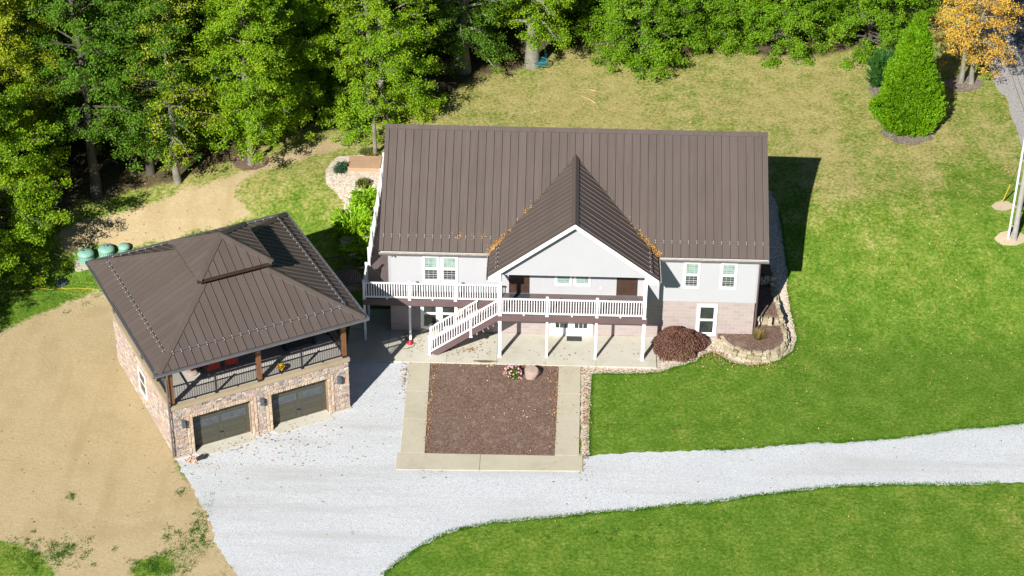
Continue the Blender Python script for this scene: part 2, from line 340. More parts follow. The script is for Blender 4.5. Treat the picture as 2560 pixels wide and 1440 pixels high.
M['sandpatch'] = mat_concrete('bare_sand', (0.46, 0.38, 0.25), (0.36, 0.28, 0.17))

def mat_ground():
    m, nt, out = newmat('lawn_ground'); v = coords(nt)
    at = lambda n: nd(nt, "Attribute", attribute_name=n).outputs["Fac"]
    n_big = noise(nt, v, 0.16, 6, 0.6); n_mid = noise(nt, v, 0.9, 6, 0.65); n_fine = noise(nt, v, 5.5, 5, 0.7); n_hair = noise(nt, v, 12, 5, 0.75)
    # green turf
    g = mth(nt, 'ADD', mth(nt, 'MULTIPLY', n_fine, 0.34), mth(nt, 'ADD', mth(nt, 'MULTIPLY', n_hair, 0.45), mth(nt, 'MULTIPLY', n_mid, 0.21)))
    green = ramp(nt, g, [(0.37, (0.027, 0.072, 0.005)), (0.46, (0.069, 0.148, 0.010)), (0.53, (0.115, 0.205, 0.020)), (0.62, (0.22, 0.295, 0.065))])
    straw = ramp(nt, g, [(0.37, (0.15, 0.15, 0.035)), (0.46, (0.285, 0.255, 0.085)), (0.54, (0.385, 0.330, 0.130)), (0.64, (0.52, 0.435, 0.21))])
    sand = ramp(nt, g, [(0.28, (0.31, 0.24, 0.125)), (0.44, (0.41, 0.32, 0.175)), (0.58, (0.48, 0.38, 0.22)), (0.74, (0.56, 0.455, 0.28))])
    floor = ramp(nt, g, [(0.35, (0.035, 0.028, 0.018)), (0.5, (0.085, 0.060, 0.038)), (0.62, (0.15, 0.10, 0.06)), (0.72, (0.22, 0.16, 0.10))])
    # stretched noise: mower and wheel marks
    mp = nd(nt, "Mapping"); mp.inputs["Rotation"].default_value = (0, 0, 0.45); mp.inputs["Scale"].default_value = (1.0, 0.12, 1.0); nt.links.new(v, mp.inputs[0])
    streak = noise(nt, mp.outputs[0], 0.9, 4, 0.55)
    d = mth(nt, 'ADD', at("dry"), mth(nt, 'ADD', mth(nt, 'MULTIPLY', mth(nt, 'SUBTRACT', n_mid, 0.5), 0.8), mth(nt, 'ADD', mth(nt, 'MULTIPLY', mth(nt, 'SUBTRACT', n_big, 0.5), 1.2), mth(nt, 'MULTIPLY', mth(nt, 'SUBTRACT', n_fine, 0.5), 1.7))))
    olive = ramp(nt, g, [(0.36, (0.055, 0.100, 0.008)), (0.46, (0.115, 0.185, 0.018)), (0.54, (0.185, 0.245, 0.035)), (0.63, (0.30, 0.32, 0.09))])
    mow = nd(nt, "Mapping"); mow.inputs["Rotation"].default_value = (0, 0, -0.5); mow.inputs["Scale"].default_value = (1.0, 0.07, 1.0); nt.links.new(v, mow.inputs[0])
    d = mth(nt, 'ADD', d, mrange(nt, noise(nt, mow.outputs[0], 0.8, 3, 0.5), 0.3, 0.7, -0.16, 0.18))
    col = mixc(nt, mrange(nt, d, 0.08, 0.56), green, olive)
    col = mixc(nt, mrange(nt, d, 0.50, 1.0), col, straw)
    sn = mth(nt, 'ADD', at("sand"), mth(nt, 'ADD', mth(nt, 'MULTIPLY', mth(nt, 'SUBTRACT', n_mid, 0.5), 0.9), mth(nt, 'MULTIPLY', mth(nt, 'SUBTRACT', n_fine, 0.5), 0.9)))
    sandc = mixc(nt, mrange(nt, streak, 0.52, 0.75, 0.0, 0.55), sand, (0.33, 0.245, 0.12))
    sandc = mixc(nt, mrange(nt, noise(nt, v, 0.42, 6, 0.62), 0.52, 0.72, 0.0, 0.6), sandc, (0.35, 0.26, 0.135))
    col = mixc(nt, mrange(nt, sn, 0.36, 0.66), col, sandc)
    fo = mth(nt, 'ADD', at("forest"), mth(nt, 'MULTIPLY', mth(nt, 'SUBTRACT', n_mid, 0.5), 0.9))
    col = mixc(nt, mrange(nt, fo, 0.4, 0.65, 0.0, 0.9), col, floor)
    hb = mth(nt, 'ADD', mth(nt, 'MULTIPLY', n_hair, 0.6), n_fine)
    principled(nt, out, col, 0.9, 0.1, hb, 0.5, 0.05); return m
M['ground'] = mat_ground()
def mat_glass(name, c, rough=0.06):
    m, nt, out = newmat(name); v = coords(nt)
    col = ramp(nt, noise(nt, v, 3.0, 3), [(0.35, tuple(x * 0.6 for x in c)), (0.65, c)])
    principled(nt, out, col, rough, 0.5); return m
M['pane_dark'] = mat_glass('dark_glass', (0.045, 0.055, 0.048))
M['pane_blind'] = mat_glass('blind_behind_glass', (0.25, 0.36, 0.30), 0.1)
M['pane_ornate'] = mat_glass('decorated_glass', (0.10, 0.11, 0.10), 0.55)

# ---------------------------------------------------------------- survey: outlines and standpoints in metres (x right, y back)
POLY = {
 'driveway': [(-8.73,-10.72),(-8.25,-11.74),(-7.90,-12.30),(-7.24,-13.51),(-6.75,-14.53),(-6.43,-15.34),(-6.02,-16.55),(-5.55,-17.38),(-5.09,-18.10),(-4.69,-18.86),(-4.12,-20.11),(-3.59,-21.57),(-1.33,-29.20),(0.40,-29.13),(0.46,-21.42),(0.84,-19.92),(1.49,-18.36),(2.19,-17.34),(2.85,-16.60),(3.68,-15.76),(4.54,-15.19),(6.13,-14.66),(7.74,-14.37),(9.18,-14.15),(10.62,-13.81),(12.07,-13.59),(13.53,-13.31),(14.62,-13.04),(15.90,-12.87),(17.01,-12.60),(18.12,-12.27),(19.24,-12.06),(21.29,-11.58),(22.41,-11.42),(23.52,-11.31),(25.74,-11.20),(27.96,-11.11),(29.45,-10.96),(30.58,-10.83),(32.08,-10.65),(33.58,-10.51),(40.01,-9.81),(41.46,-4.04),(34.55,-5.60),(32.95,-5.98),(31.35,-6.36),(29.77,-6.68),(28.21,-6.93),(26.82,-7.35),(25.25,-7.73),(23.90,-7.96),(22.36,-8.21),(21.04,-8.26),(19.70,-8.47),(17.60,-8.89),(15.90,-9.02),(14.77,-9.18),(12.89,-9.32),(11.01,-9.54),(10.18,-9.76),(9.12,-8.50),(5.21,-5.52),(1.68,-2.36),(-1.35,-2.41),(-3.27,-2.73),(-4.71,-3.96)],
 'sand': [(-20.35,-1.55),(-19.30,-0.87),(-18.32,0.23),(-17.13,1.36),(-16.06,2.23),(-14.68,2.91),(-14.45,3.73),(-13.31,3.19),(-11.24,2.02),(-8.73,-10.72),(-8.25,-11.74),(-7.90,-12.30),(-7.24,-13.51),(-6.75,-14.53),(-6.51,-15.43),(-7.01,-15.91),(-7.39,-16.66),(-7.64,-17.54),(-8.66,-17.71),(-9.35,-18.78),(-9.68,-19.82),(-11.91,-19.91),(-12.72,-18.53),(-13.56,-17.91),(-14.32,-17.62),(-14.99,-17.03),(-16.67,-16.70)],
 'track': [(-18.22,6.01),(-17.76,7.05),(-14.09,8.34),(-11.72,9.84),(-9.48,11.07),(-7.87,12.12),(-5.49,14.55),(-3.38,15.86),(-1.41,16.72),(-1.11,15.28),(-2.80,14.49),(-4.48,13.44),(-6.14,12.41),(-7.56,11.44),(-8.67,9.85),(-7.72,8.26),(-9.01,7.29),(-11.68,6.45),(-13.71,5.75),(-15.67,6.08),(-16.86,5.53)],
 'gravel_bed': [(-3.46,13.27),(-3.81,12.60),(-3.99,11.74),(-3.97,11.09),(-3.68,10.32),(-3.10,9.72),(-2.74,9.09),(-2.75,8.40),(-2.50,7.74),(-2.75,6.69),(-2.41,5.68),(-1.06,5.46),(-1.02,7.78),(-0.87,10.04),(-0.79,11.79),(-0.86,13.29),(-2.26,13.54)],
 'gravel_strip': [(10.11,-9.85),(10.54,-9.56),(10.47,-8.44),(10.53,-5.94),(10.63,-3.23),(11.04,-3.12),(13.02,-3.07),(14.01,-2.86),(15.02,-2.31),(15.84,-1.88),(16.35,-1.21),(16.77,-1.08),(17.11,-1.45),(17.62,-1.94),(18.41,-2.14),(19.21,-2.01),(20.04,-1.60),(20.69,-0.89),(21.01,0.09),(20.94,1.12),(20.82,2.08),(20.77,2.88),(20.72,3.80),(20.83,4.45),(20.74,5.76),(20.64,7.39),(20.58,8.88),(20.31,10.61),(19.84,10.99),(19.28,6.79),(19.05,4.14),(18.82,1.47),(18.73,0.46),(16.95,0.55),(13.91,0.78),(13.62,-2.57),(10.09,-2.62)],
 'forest': [(-22.57,6.40),(-19.61,6.61),(-18.02,7.30),(-16.98,8.81),(-14.90,9.36),(-12.02,10.46),(-9.68,12.47),(-7.15,15.24),(-4.87,17.17),(-2.65,17.87),(-0.39,18.30),(1.82,19.82),(3.54,22.82),(6.11,23.94),(8.70,26.63),(11.13,27.52),(13.99,24.80),(15.93,25.66),(18.41,27.07),(20.79,26.40),(24.41,26.46),(26.95,27.72),(29.10,29.41),(31.19,32.24),(32.90,39.29),(5.19,67.95),(-33.26,50.52)],
 'cone_bed': [(27.54,24.41),(26.90,22.89),(26.99,21.18),(26.99,18.81),(27.11,17.07),(27.72,16.19),(28.71,16.01),(29.68,16.55),(30.41,18.04),(30.78,20.40),(30.55,23.79),(29.07,25.24)],
 'ring_young': [(-7.25,12.67),(-7.28,12.28),(-7.46,11.95),(-7.76,11.73),(-8.13,11.65),(-8.53,11.70),(-8.88,11.89),(-9.15,12.20),(-9.28,12.58),(-9.25,12.96),(-9.08,13.30),(-8.78,13.53),(-8.40,13.62),(-8.00,13.56),(-7.64,13.36),(-7.38,13.04)],
 'ring_oak': [(0.06,18.41),(-0.05,18.05),(-0.43,17.73),(-1.00,17.50),(-1.70,17.40),(-2.40,17.44),(-3.01,17.61),(-3.43,17.90),(-3.61,18.25),(-3.50,18.61),(-3.13,18.93),(-2.55,19.17),(-1.85,19.27),(-1.14,19.23),(-0.53,19.05),(-0.10,18.76)],
 'ring_orange': [(33.70,23.44),(33.56,23.05),(33.26,22.72),(32.86,22.49),(32.42,22.40),(31.99,22.45),(31.66,22.65),(31.46,22.96),(31.43,23.34),(31.57,23.72),(31.86,24.06),(32.26,24.29),(32.71,24.39),(33.14,24.33),(33.48,24.13),(33.67,23.82)],
 'patch_pole': [(33.59,7.31),(33.50,7.09),(33.29,6.91),(33.00,6.78),(32.67,6.73),(32.35,6.76),(32.10,6.87),(31.94,7.04),(31.90,7.25),(31.99,7.47),(32.20,7.66),(32.49,7.80),(32.82,7.85),(33.14,7.82),(33.40,7.70),(33.55,7.52)],
 'patch_guy': [(33.27,9.78),(33.19,9.61),(33.04,9.46),(32.83,9.36),(32.60,9.32),(32.37,9.34),(32.19,9.43),(32.08,9.57),(32.06,9.74),(32.13,9.91),(32.29,10.07),(32.50,10.18),(32.73,10.23),(32.96,10.20),(33.14,10.10),(33.25,9.96)],
 'worn_patch': [(24.87,23.79),(25.49,24.06),(25.76,22.83),(25.49,22.48),(25.06,23.30)],
 'worn_patch_b': [(12.98,-5.04),(13.36,-5.19),(13.74,-5.49)],
 'road': [(34.43,24.02),(34.60,22.59),(34.82,21.29),(34.84,19.02),(34.83,17.78),(34.83,16.60),(34.85,14.64),(36.57,8.48),(41.25,10.68),(43.47,44.15),(35.60,38.21),(34.57,28.07)],
 'stone_a': [(16.98,0.25),(17.17,-0.31),(17.53,-0.88),(18.06,-1.27),(18.65,-1.49),(19.25,-1.46),(19.83,-1.20),(20.31,-0.70),(20.60,0.01),(20.67,0.67),(20.57,1.30),(20.45,2.02),(20.42,2.61),(20.36,3.27),(20.22,3.86)],
 'pad': [(-15.95,4.90),(-15.84,5.51),(-13.76,6.13),(-13.44,6.09),(-13.27,5.37),(-12.98,3.77),(-15.69,4.24)],
 'track_strip': [(-8.56,10.68),(-6.52,11.92),(-4.46,13.27),(-3.03,14.12),(-2.92,13.86),(-4.41,12.83),(-6.46,11.40),(-8.24,10.24)],
 'weeds_a': [(-13.27,-16.78),(-12.05,-16.65),(-11.63,-17.43),(-12.71,-17.74)],
 'weeds_b': [(-9.71,-17.76),(-8.58,-17.18),(-7.44,-17.67),(-7.62,-18.72),(-9.30,-19.04)],
}
SPOT = {
 'young': (-8.15,12.24),
 'slim': (-11.95,10.40),
 'shade': (-13.50,11.21),
 'big': (-16.14,9.35),
 'lefta': (-19.52,3.85),
 'leftb': (-20.14,8.31),
 't8': (-7.78,16.12),
 't7': (-1.75,18.09),
 't7b': (-5.17,19.98),
 't9': (2.98,23.65),
 't10': (7.05,24.49),
 't11': (13.65,25.56),
 't12': (17.23,27.70),
 't13': (22.37,28.15),
 't14': (27.45,27.85),
 't12b': (19.77,29.52),
 'orange': (32.74,23.50),
 'cone': (28.60,18.51),
 'juniper': (27.66,23.41),
 'pole': (32.90,7.20),
 'conduit': (32.61,7.28),
 'guy': (32.67,10.08),
 's1': (-1.95,7.36),
 's2': (-1.56,9.18),
 's3': (-1.67,6.01),
 's4': (-1.81,10.39),
 's5': (-3.14,11.77),
 's6': (-1.71,13.56),
 'timber': (-1.42,13.62),
 'step_a': (-2.75,11.67),
 'step_b': (-1.04,11.70),
 'maple': (14.87,-1.06),
 'maple2': (16.06,-0.48),
 'tuft': (19.00,-0.05),
 'rock': (7.69,-3.62),
 'flower': (6.71,-3.73),
 'lid': (-17.02,3.42),
 'can1': (-15.66,5.09),
 'can2': (-14.83,5.33),
 'can3': (-14.05,5.61),
 'debris': (-7.90,-10.75),
 'foil': (-2.39,16.22),
 'stick1': (10.58,21.51),
 'stick2': (10.40,20.44),
 'swing': (7.58,24.16),
 'mum': (-4.66,-3.63),
 'reel': (1.50,-0.92),
 'puddle': (5.34,-2.48),
 'rope0': (-20.51,2.55),
 'rope1': (-18.07,2.91),
 'rope2': (-16.41,3.00),
 'rope3': (-14.53,2.97),
 'wire0': (-20.41,4.10),
 'wire1': (-18.48,5.09),
 'road_w1': (35.80,26.36),
 'road_w2': (36.01,22.63),
 'redshrub': (-19.76,6.87),
}
# ---------------------------------------------------------------- ground and everything laid on it
def sdist(X, Y, poly):
    """signed distance (positive inside) of many points to a polygon"""
    P = np.array(poly); Q = np.roll(P, -1, 0); d = np.full(X.shape, 1e9); ins = np.zeros(X.shape, bool)
    for (ax, ay), (bx, by) in zip(P, Q):
        ex, ey = bx - ax, by - ay; t = np.clip(((X - ax) * ex + (Y - ay) * ey) / (ex * ex + ey * ey + 1e-12), 0, 1)
        d = np.minimum(d, np.hypot(X - ax - t * ex, Y - ay - t * ey))
        if abs(ey) > 1e-9: ins ^= ((ay > Y) != (by > Y)) & (X < ex * (Y - ay) / ey + ax)
    return np.where(ins, d, -d)
def soft(X, Y, poly, w): return np.clip(0.5 + sdist(X, Y, poly) / (2 * w), 0, 1)
def make_ground():
    far = np.array([12, 30, 70, 150, 350, 800.])
    xs = np.concatenate([-32 - far[::-1], np.arange(-32, 43.01, 0.25), 43 + far]); ys = np.concatenate([-27 - far[::-1], np.arange(-27, 41.01, 0.25), 41 + far])
    X, Y = np.meshgrid(xs, ys); Z = ground_z(X, Y)
    nx, ny = len(xs), len(ys); me = bpy.data.meshes.new("lawn")
    co = np.stack([X, Y, Z], -1).reshape(-1, 3); I = np.arange(nx * ny).reshape(ny, nx)
    F = np.stack([I[:-1, :-1], I[:-1, 1:], I[1:, 1:], I[1:, :-1]], -1).reshape(-1, 4)
    me.vertices.add(len(co)); me.vertices.foreach_set("co", co.ravel().astype(np.float32))
    me.loops.add(F.size); me.loops.foreach_set("vertex_index", F.ravel().astype(np.int32))
    me.polygons.add(len(F)); me.polygons.foreach_set("loop_start", np.arange(0, F.size, 4, dtype=np.int32))
    me.polygons.foreach_set("use_smooth", np.ones(len(F), bool)); me.update(calc_edges=True)
    x, y = X.ravel(), Y.ravel()
    # the back lawn is parched, the front lawn green
    dry = 0.08 + np.where(x < 0, 0.30 * sst((y - 1) / 4) + 0.35 * sst((y - 7) / 3), 0.70 * sst((y - 1.0 - 0.15 * (x - 18)) / 13.0)) + np.where((x > 0) & (y > 14), 0.10, 0) - 0.15 * sst((x - 29) / 5) + 0.04 * sst((x - 17) / 4)
    dry += 0.22 * np.exp(-((x - 27) ** 2 + (y - 6) ** 2 * 0.8) / 22) + 0.25 * np.exp(-((x - 29) ** 2 + (y + 13) ** 2) / 8)
    dry -= 0.25 * np.exp(-((x - 24) ** 2 + (y + 2) ** 2) / 40)
    dry += 0.45 * np.clip(soft(x, y, POLY['worn_patch'], 0.5), 0, 1)
    sand = np.maximum(soft(x, y, POLY['sand'], 0.55), 0.95 * soft(x, y, POLY['track'], 0.6)) 
    sand = np.maximum(sand, 0.72 * soft(x, y, [(-26, -30), (-26, -15.5), (-14, -16.2), (-9, -13), (-7.0, -11.0), (-4.5, -15.5), (-3.5, -19.5), (-4.4, -30)], 0.5))
    sand -= 0.75 * soft(x, y, [(-26, -30), (-26, -16.4), (-14.6, -16.9), (-13.6, -17.6), (-12.9, -18.8), (-12.6, -30)], 0.5)
    sand -= 0.28 * soft(x, y, POLY['track_strip'], 0.25)
    for k in ('weeds_a', 'weeds_b'): sand -= 0.42 * soft(x, y, POLY[k], 0.4)
    sand += 0.45 * np.clip(soft(x, y, POLY['worn_patch'], 0.35), 0, 1)
    dry += np.where((x < -5) & (y < -10), 0.3, 0)
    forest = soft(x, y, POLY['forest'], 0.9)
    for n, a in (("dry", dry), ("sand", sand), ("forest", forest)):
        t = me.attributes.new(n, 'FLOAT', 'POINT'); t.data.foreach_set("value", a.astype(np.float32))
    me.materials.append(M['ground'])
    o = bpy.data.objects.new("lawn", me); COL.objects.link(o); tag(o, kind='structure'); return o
make_ground()
def wobble(poly, amp, step=0.25, seed=0):
    """subdivide an outline and let it wander, as the edge of loose gravel does"""
    r = random.Random(seed); out = []; n = len(poly)
    for i in range(n):
        a = Vector((*poly[i], 0)); b = Vector((*poly[(i + 1) % n], 0)); k = max(1, int((b - a).length / step))
        for j in range(k):
            p = a.lerp(b, j / k); out.append((p.x + r.uniform(-amp, amp), p.y + r.uniform(-amp, amp)))
    return out
def sheet(name, poly, dz, mat, step=0.6, kind='structure', flat=None):
    """a sheet lying on the terrain dz above it"""
    P = np.array(poly); x0, y0 = P.min(0); x1, y1 = P.max(0)
    gx, gy = np.meshgrid(np.arange(x0 + step / 2, x1, step), np.arange(y0 + step / 2, y1, step)); gx, gy = gx.ravel(), gy.ravel()
    k = sdist(gx, gy, poly) > step * 0.3; pts = [Vector(p) for p in poly] + [Vector(p) for p in zip(gx[k], gy[k])]
    n = len(poly); vs, es, fs, *_ = delaunay_2d_cdt(pts, [], [list(range(n))], 1, 1e-5)
    me = bpy.data.meshes.new(name); me.from_pydata([(v.x, v.y, (gz(v.x, v.y) if flat is None else flat) + dz) for v in vs], [], [f if (vs[f[1]] - vs[f[0]]).cross(vs[f[2]] - vs[f[0]]) > 0 else f[::-1] for f in fs])
    me.materials.append(mat); me.update(); o = bpy.data.objects.new(name, me); COL.objects.link(o)
    if kind: tag(o, kind=kind)
    return o
sheet("driveway", wobble(POLY['driveway'], 0.085, 0.2, 1), 0.03, M['gravel'], 1.2)
sheet("gravel_bed", wobble(POLY['gravel_bed'], 0.05, 0.25, 2), 0.05, M['pebble'], 0.5)
sheet("gravel_strip", wobble(POLY['gravel_strip'], 0.04, 0.25, 3), 0.034, M['pebble'], 0.5)
sheet("mulch_ring", wobble(POLY['cone_bed'], 0.10, 0.3, 4), 0.03, M['palemulch'], 0.6)
for k in ('ring_young', 'ring_oak', 'ring_orange'): sheet("mulch_ring", wobble(POLY[k], 0.08, 0.3, 5), 0.03, M['palemulch' if k == 'ring_orange' else 'mulch'], 0.6)
for k in ('patch_pole', 'patch_guy'): sheet("sand_patch", wobble(POLY[k], 0.06, 0.2, 6), 0.03, M['sandpatch'], 0.4)
sheet("road_shoulder", wobble(POLY['road'], 0.12, 0.5, 8), 0.03, M['roadgravel'], 2.0)
sheet("road", [(35.55, -70), (42.5, -70), (42.5, 120), (35.55, 120)], 0.036, M['asphalt'], 2.0)
sheet("road_marking", [(35.78, -70), (35.94, -70), (35.94, 120), (35.78, 120)], 0.042, M['roadpaint'], 2.0)
sheet("mulch_bed", [(2.6, -2.6), (2.7, -9.85), (8.98, -9.75), (9.05, -2.6)], 0.036, M['mulch'], 0.8)
def concrete(name, polys, z1, mat, z0=-0.1):
    mb = MB()
    for p in polys: mb.slab(p, z0, z1)
    return tag(mb.build(name, mat), kind='structure')
g_ = 0.006
xs_ = [-1.65, 0.44, 3.4, 5.9, 8.35, 10.85, 13.85]
concrete("patio", [[(a + g_, -2.63), (b - g_, -2.63), (b - g_, 0.0), (a + g_, 0.0)] for a, b in zip(xs_[:-1], xs_[1:])] + [[(-1.644, 0.012), (0.43, 0.012), (0.43, 1.9), (-1.644, 1.9)]], 0.10, M['concrete'])
ql = lambda a, b, t: (a[0] + (b[0] - a[0]) * t, a[1] + (b[1] - a[1]) * t)
def strips(a0, a1, b0, b1, ts):
    return [[ql(a0, b0, s + 0.002), ql(a0, b0, t - 0.002), ql(a1, b1, t - 0.002), ql(a1, b1, s + 0.002)] for s, t in zip(ts[:-1], ts[1:])]
concrete("walkway", strips((1.54, -2.645), (2.61, -2.645), (1.66, -9.83), (2.79, -9.83), (0, 0.33, 0.64, 1)) + strips((9.01, -2.645), (10.09, -2.645), (8.89, -9.75), (10.02, -9.75), (0, 0.32, 1)), 0.075, M['walk'])
concrete("walkway", [[(1.50, -9.86), (1.54, -11.08), (5.40, -10.99), (5.40, -9.83)], [(5.42, -9.83), (5.42, -10.99), (10.19, -10.85), (10.19, -9.78)]], 0.08, M['walk'])
sheet("sealed_stain", [(5.34 + 0.55 * math.cos(a) * (1 + 0.3 * math.sin(3 * a)) , -2.46 + 0.10 * math.sin(a)) for a in np.linspace(0, 2 * PI, 20, endpoint=False)], 0.104, M['stain'], 0.3)

# ---------------------------------------------------------------- the house
XL, XR_, XW0, XW1 = 0.0, 19.2, 0.443, 18.757      # roof ends, wall ends
YE, ZE, YR, ZR = -0.336, 5.161, 5.127, 9.146       # front eave, ridge
YB = 2 * YR                                         # back wall
ZD = 2.596; ZB = 2.333
GX, GYF, GXL, GXR, GZE, GZ = 9.606, -2.49, 5.472, 13.739, 5.175, 8.288
SL = (ZR - ZE) / (YR - YE)
house = empty("house", (0, 0, 0))
tag(house, "long pale grey house with brown metal roof, front gable porch and white railings", "house")
def siding(mb, x0, x1, z0, z1, y, lim=None, n=(0, -1), course=0.127, x_is_y=False):
    """lapped vinyl courses, each leaning out at its lower edge"""
    z = z0
    while z < z1 - 1e-6:
        t = min(z + course, z1); a0, b0 = lim(z) if lim else (x0, x1); a1, b1 = lim(t) if lim else (x0, x1)
        if b0 - a0 > 0.02:
            s = -1 if n[1] < 0 else 1; o = 0.034
            if x_is_y:
                p = [(y + n[0] * o, a0, z), (y + n[0] * o, b0, z), (y, b1, t), (y, a1, t)]; q = [(y, a0, z), (y, b0, z), (y + n[0] * o, b0, z), (y + n[0] * o, a0, z)]
                mb.face(p if n[0] > 0 else p[::-1]); mb.face(q)
            else:
                mb.face([(a0, y - o, z), (b0, y - o, z), (b1, y, t), (a1, y, t)]); mb.face([(a0, y, z), (b0, y, z), (b0, y - o, z), (a0, y - o, z)])
        z = t
w = MB()
w.box(XW0 + .02, XW1 - .02, 0.02, YB - .02, ZB, 5.09)                                  # the body behind the siding
w.face([(XW0 + .02, 0.1, 5.09), (XW0 + .02, YR, ZR - .25), (XW0 + .02, YB - .1, 5.09)]); w.face([(XW1 - .02, 0.1, 5.09), (XW1 - .02, YB - .1, 5.09), (XW1 - .02, YR, ZR - .25)])
siding(w, XW0, XW1, ZB, 5.07, 0.0)
gable_y = lambda z: (0.0, YB) if z < 5.1 else ((z - 5.1) / SL, YB - (z - 5.1) / SL)
siding(w, 0, YB, ZB, 8.9, XW0, gable_y, (-1, 0), 0.254, True); siding(w, 0, YB, ZB, 8.9, XW1, gable_y, (1, 0), 0.254, True)
wall = w.build("siding_wall", M['siding'], house)
w = MB(); w.box(XW0 + .03, XW1 - .03, 0.03, YB, -0.3, ZB - 0.002); w.build("block_wall", M['block'], house)
w = MB()
w.box(XW0 - .03, XW0 + .08, -.03, .08, ZB, 5.05); w.cut(); w.box(XW1 - .08, XW1 + .03, -.03, .08, ZB, 5.05); w.build_each("corner_board", M['siding'], house)

def roof_plane(name, A, B, C, D, parent, ribs=True, thick=0.10, spacing=0.4064, first=0.2, clip=None, rw=(.018, .015, .060)):
    """metal roof plane; A-B the eave (left to right), D-C the upper edge; ribs run up the slope between the hips"""
    A, B, C, D = map(Vector, (A, B, C, D)); e = (B - A).normalized(); n = e.cross(D - A).normalized(); s = n.cross(e)
    uv = lambda p: ((p - A).dot(e) - first + spacing, (p - A).dot(s))
    mb = MB(); q = [A, B, C, D] if (C - D).length > 1e-6 else [A, B, C]
    mb.face(q, [uv(p) for p in q]); dn = [p - n * thick for p in q]; mb.face(dn[::-1])
    for i in range(len(q)): j = (i + 1) % len(q); mb.face([dn[i], dn[j], q[j], q[i]])
    if ribs:
        L = (B - A).length; u = first
        ud = (D - A).dot(e); uc = (C - A).dot(e); H = (D - A).dot(s)
        while u < L - 0.02:
            v1 = H
            if u < ud: v1 = H * u / ud
            if u > uc: v1 = H * (L - u) / (L - uc)
            v0 = 0.0
            if clip: v0, v1 = clip(u, v0, v1)
            if v1 - v0 > 0.1:
                p = A + e * u + s * v0; r = A + e * u + s * v1; a = e * rw[0]; b = e * rw[1]; t = n * rw[2]
                mb.hexa([p - a, p + a, r + a, r - a], [p - b + t, p + b + t, r + b + t, r - b + t])
            u += spacing
    o = mb.build(name, M['roof'], parent)
    return o, (A, e, s, n)
def clamps(frame, us, v, parent, name="snow_guard", bar=True, ends=None):
    """a snow rail: a bar across the seams with a bright clamp on each"""
    A, e, s, n = frame; mb = MB(); a, b = ends or (us[0] - .2, us[-1] + .2)
    p = A + e * a + s * v + n * 0.085; q = A + e * b + s * v + n * 0.085
    mb.bar(p, q, 0.022, 0.028, n); rail = mb.build(name, M['gutter'], parent); first = None
    for u in us:                                         # each clamp grips the seam above and below the bar
        if first is None:
            mb = MB()
            for dv in (-0.06, 0.06):
                c = s * dv; mb.hexa([c - e * .019 - s * .015, c + e * .019 - s * .015, c + e * .019 + s * .015, c - e * .019 + s * .015], [c - e * .015 - s * .011 + n * .03, c + e * .015 - s * .011 + n * .03, c + e * .015 + s * .011 + n * .03, c - e * .015 + s * .011 + n * .03])
            mb.hexa([-e * .003 - s * .05, e * .003 - s * .05, e * .003 + s * .05, -e * .003 + s * .05], [-e * .003 - s * .05 + n * .004, e * .003 - s * .05 + n * .004, e * .003 + s * .05 + n * .004, -e * .003 + s * .05 + n * .004])
            c_ = first = mb.build("clamp", M['clampmetal'], rail)
        else: c_ = first.copy(); COL.objects.link(c_); c_.parent = rail
        c_.location = A + e * u + s * v + n * 0.064
    return rail
_, fr_main = roof_plane("roof", (XL, YE, ZE), (XR_, YE, ZE), (XR_, YR, ZR), (XL, YR, ZR), house)
roof_plane("roof", (XR_, 2 * YR - YE, ZE), (XL, 2 * YR - YE, ZE), (XL, YR, ZR), (XR_, YR, ZR), house)
t_ = (GZ - ZE) / SL; YV = YE + t_                   # where the porch ridge runs into the main roof
gs_ = (GZ - GZE) / (GX - GXL); cosg = 1 / math.hypot(1, gs_)
# left slope: eave runs from the valley foot to the front; right slope the other way
_, fr_gl = roof_plane("porch_roof", (GXL, YE, GZE), (GXL, GYF, GZE), (GX, GYF, GZ), (GX, YV, GZ), house, first=0.2, rw=(.015, .012, .045))
# the eave-side valley triangle is part of the quad; ribs beyond the valley foot:
def extra_ribs(side):
    mb = MB(); y = YE + 0.2064
    while y < YV - 0.05:
        z0 = ZE + SL * (y - YE); f = (GZ - z0) / gs_
        xa = GX - side * f; p = Vector((xa, y, z0)); r = Vector((GX, y, GZ)); s = (r - p).normalized(); e = Vector((0, 1, 0)); n = e.cross(s) * (1 if side < 0 else -1); n = n if n.z > 0 else -n
        a = e * .015; b = e * .012; t = n * .045
        mb.hexa([p - a, p + a, r + a, r - a], [p - b + t, p + b + t, r + b + t, r - b + t]); y += 0.4064
    return mb.build("roof_seam", M['roof'], house)
_, fr_gr = roof_plane("porch_roof", (GXR, GYF, GZE), (GXR, YE, GZE), (GX, YV, GZ), (GX, GYF, GZ), house, first=0.2, rw=(.015, .012, .045))
extra_ribs(1); extra_ribs(-1)
mb = MB()                                            # ridge caps
for s in (1, -1):
    d = Vector((0, s, -SL)).normalized(); a = Vector((XL - .02, YR, ZR + .065)); b = Vector((XR_ + .02, YR, ZR + .065)); mb.face([a, b, b + d * .24, a + d * .24] if s < 0 else [b, a, a + d * .24, b + d * .24])
    k = Vector((0, 0, -.05)); mb.face([a + d * .24, b + d * .24, b + d * .24 + k, a + d * .24 + k])
for s in (1, -1):
    d = Vector((s, 0, -gs_)).normalized(); a = Vector((GX, GYF - .01, GZ + .06)); b = Vector((GX, YV + .05, GZ + .06)); mb.face([a, a + d * .22, b + d * .22, b]); k = Vector((0, 0, -.05)); mb.face([a + d * .22, b + d * .22, b + d * .22 + k, a + d * .22 + k])
mb.build("ridge_cap", M['roof'], house)
nseam = [0.2 + .4064 * i for i in range(47)]
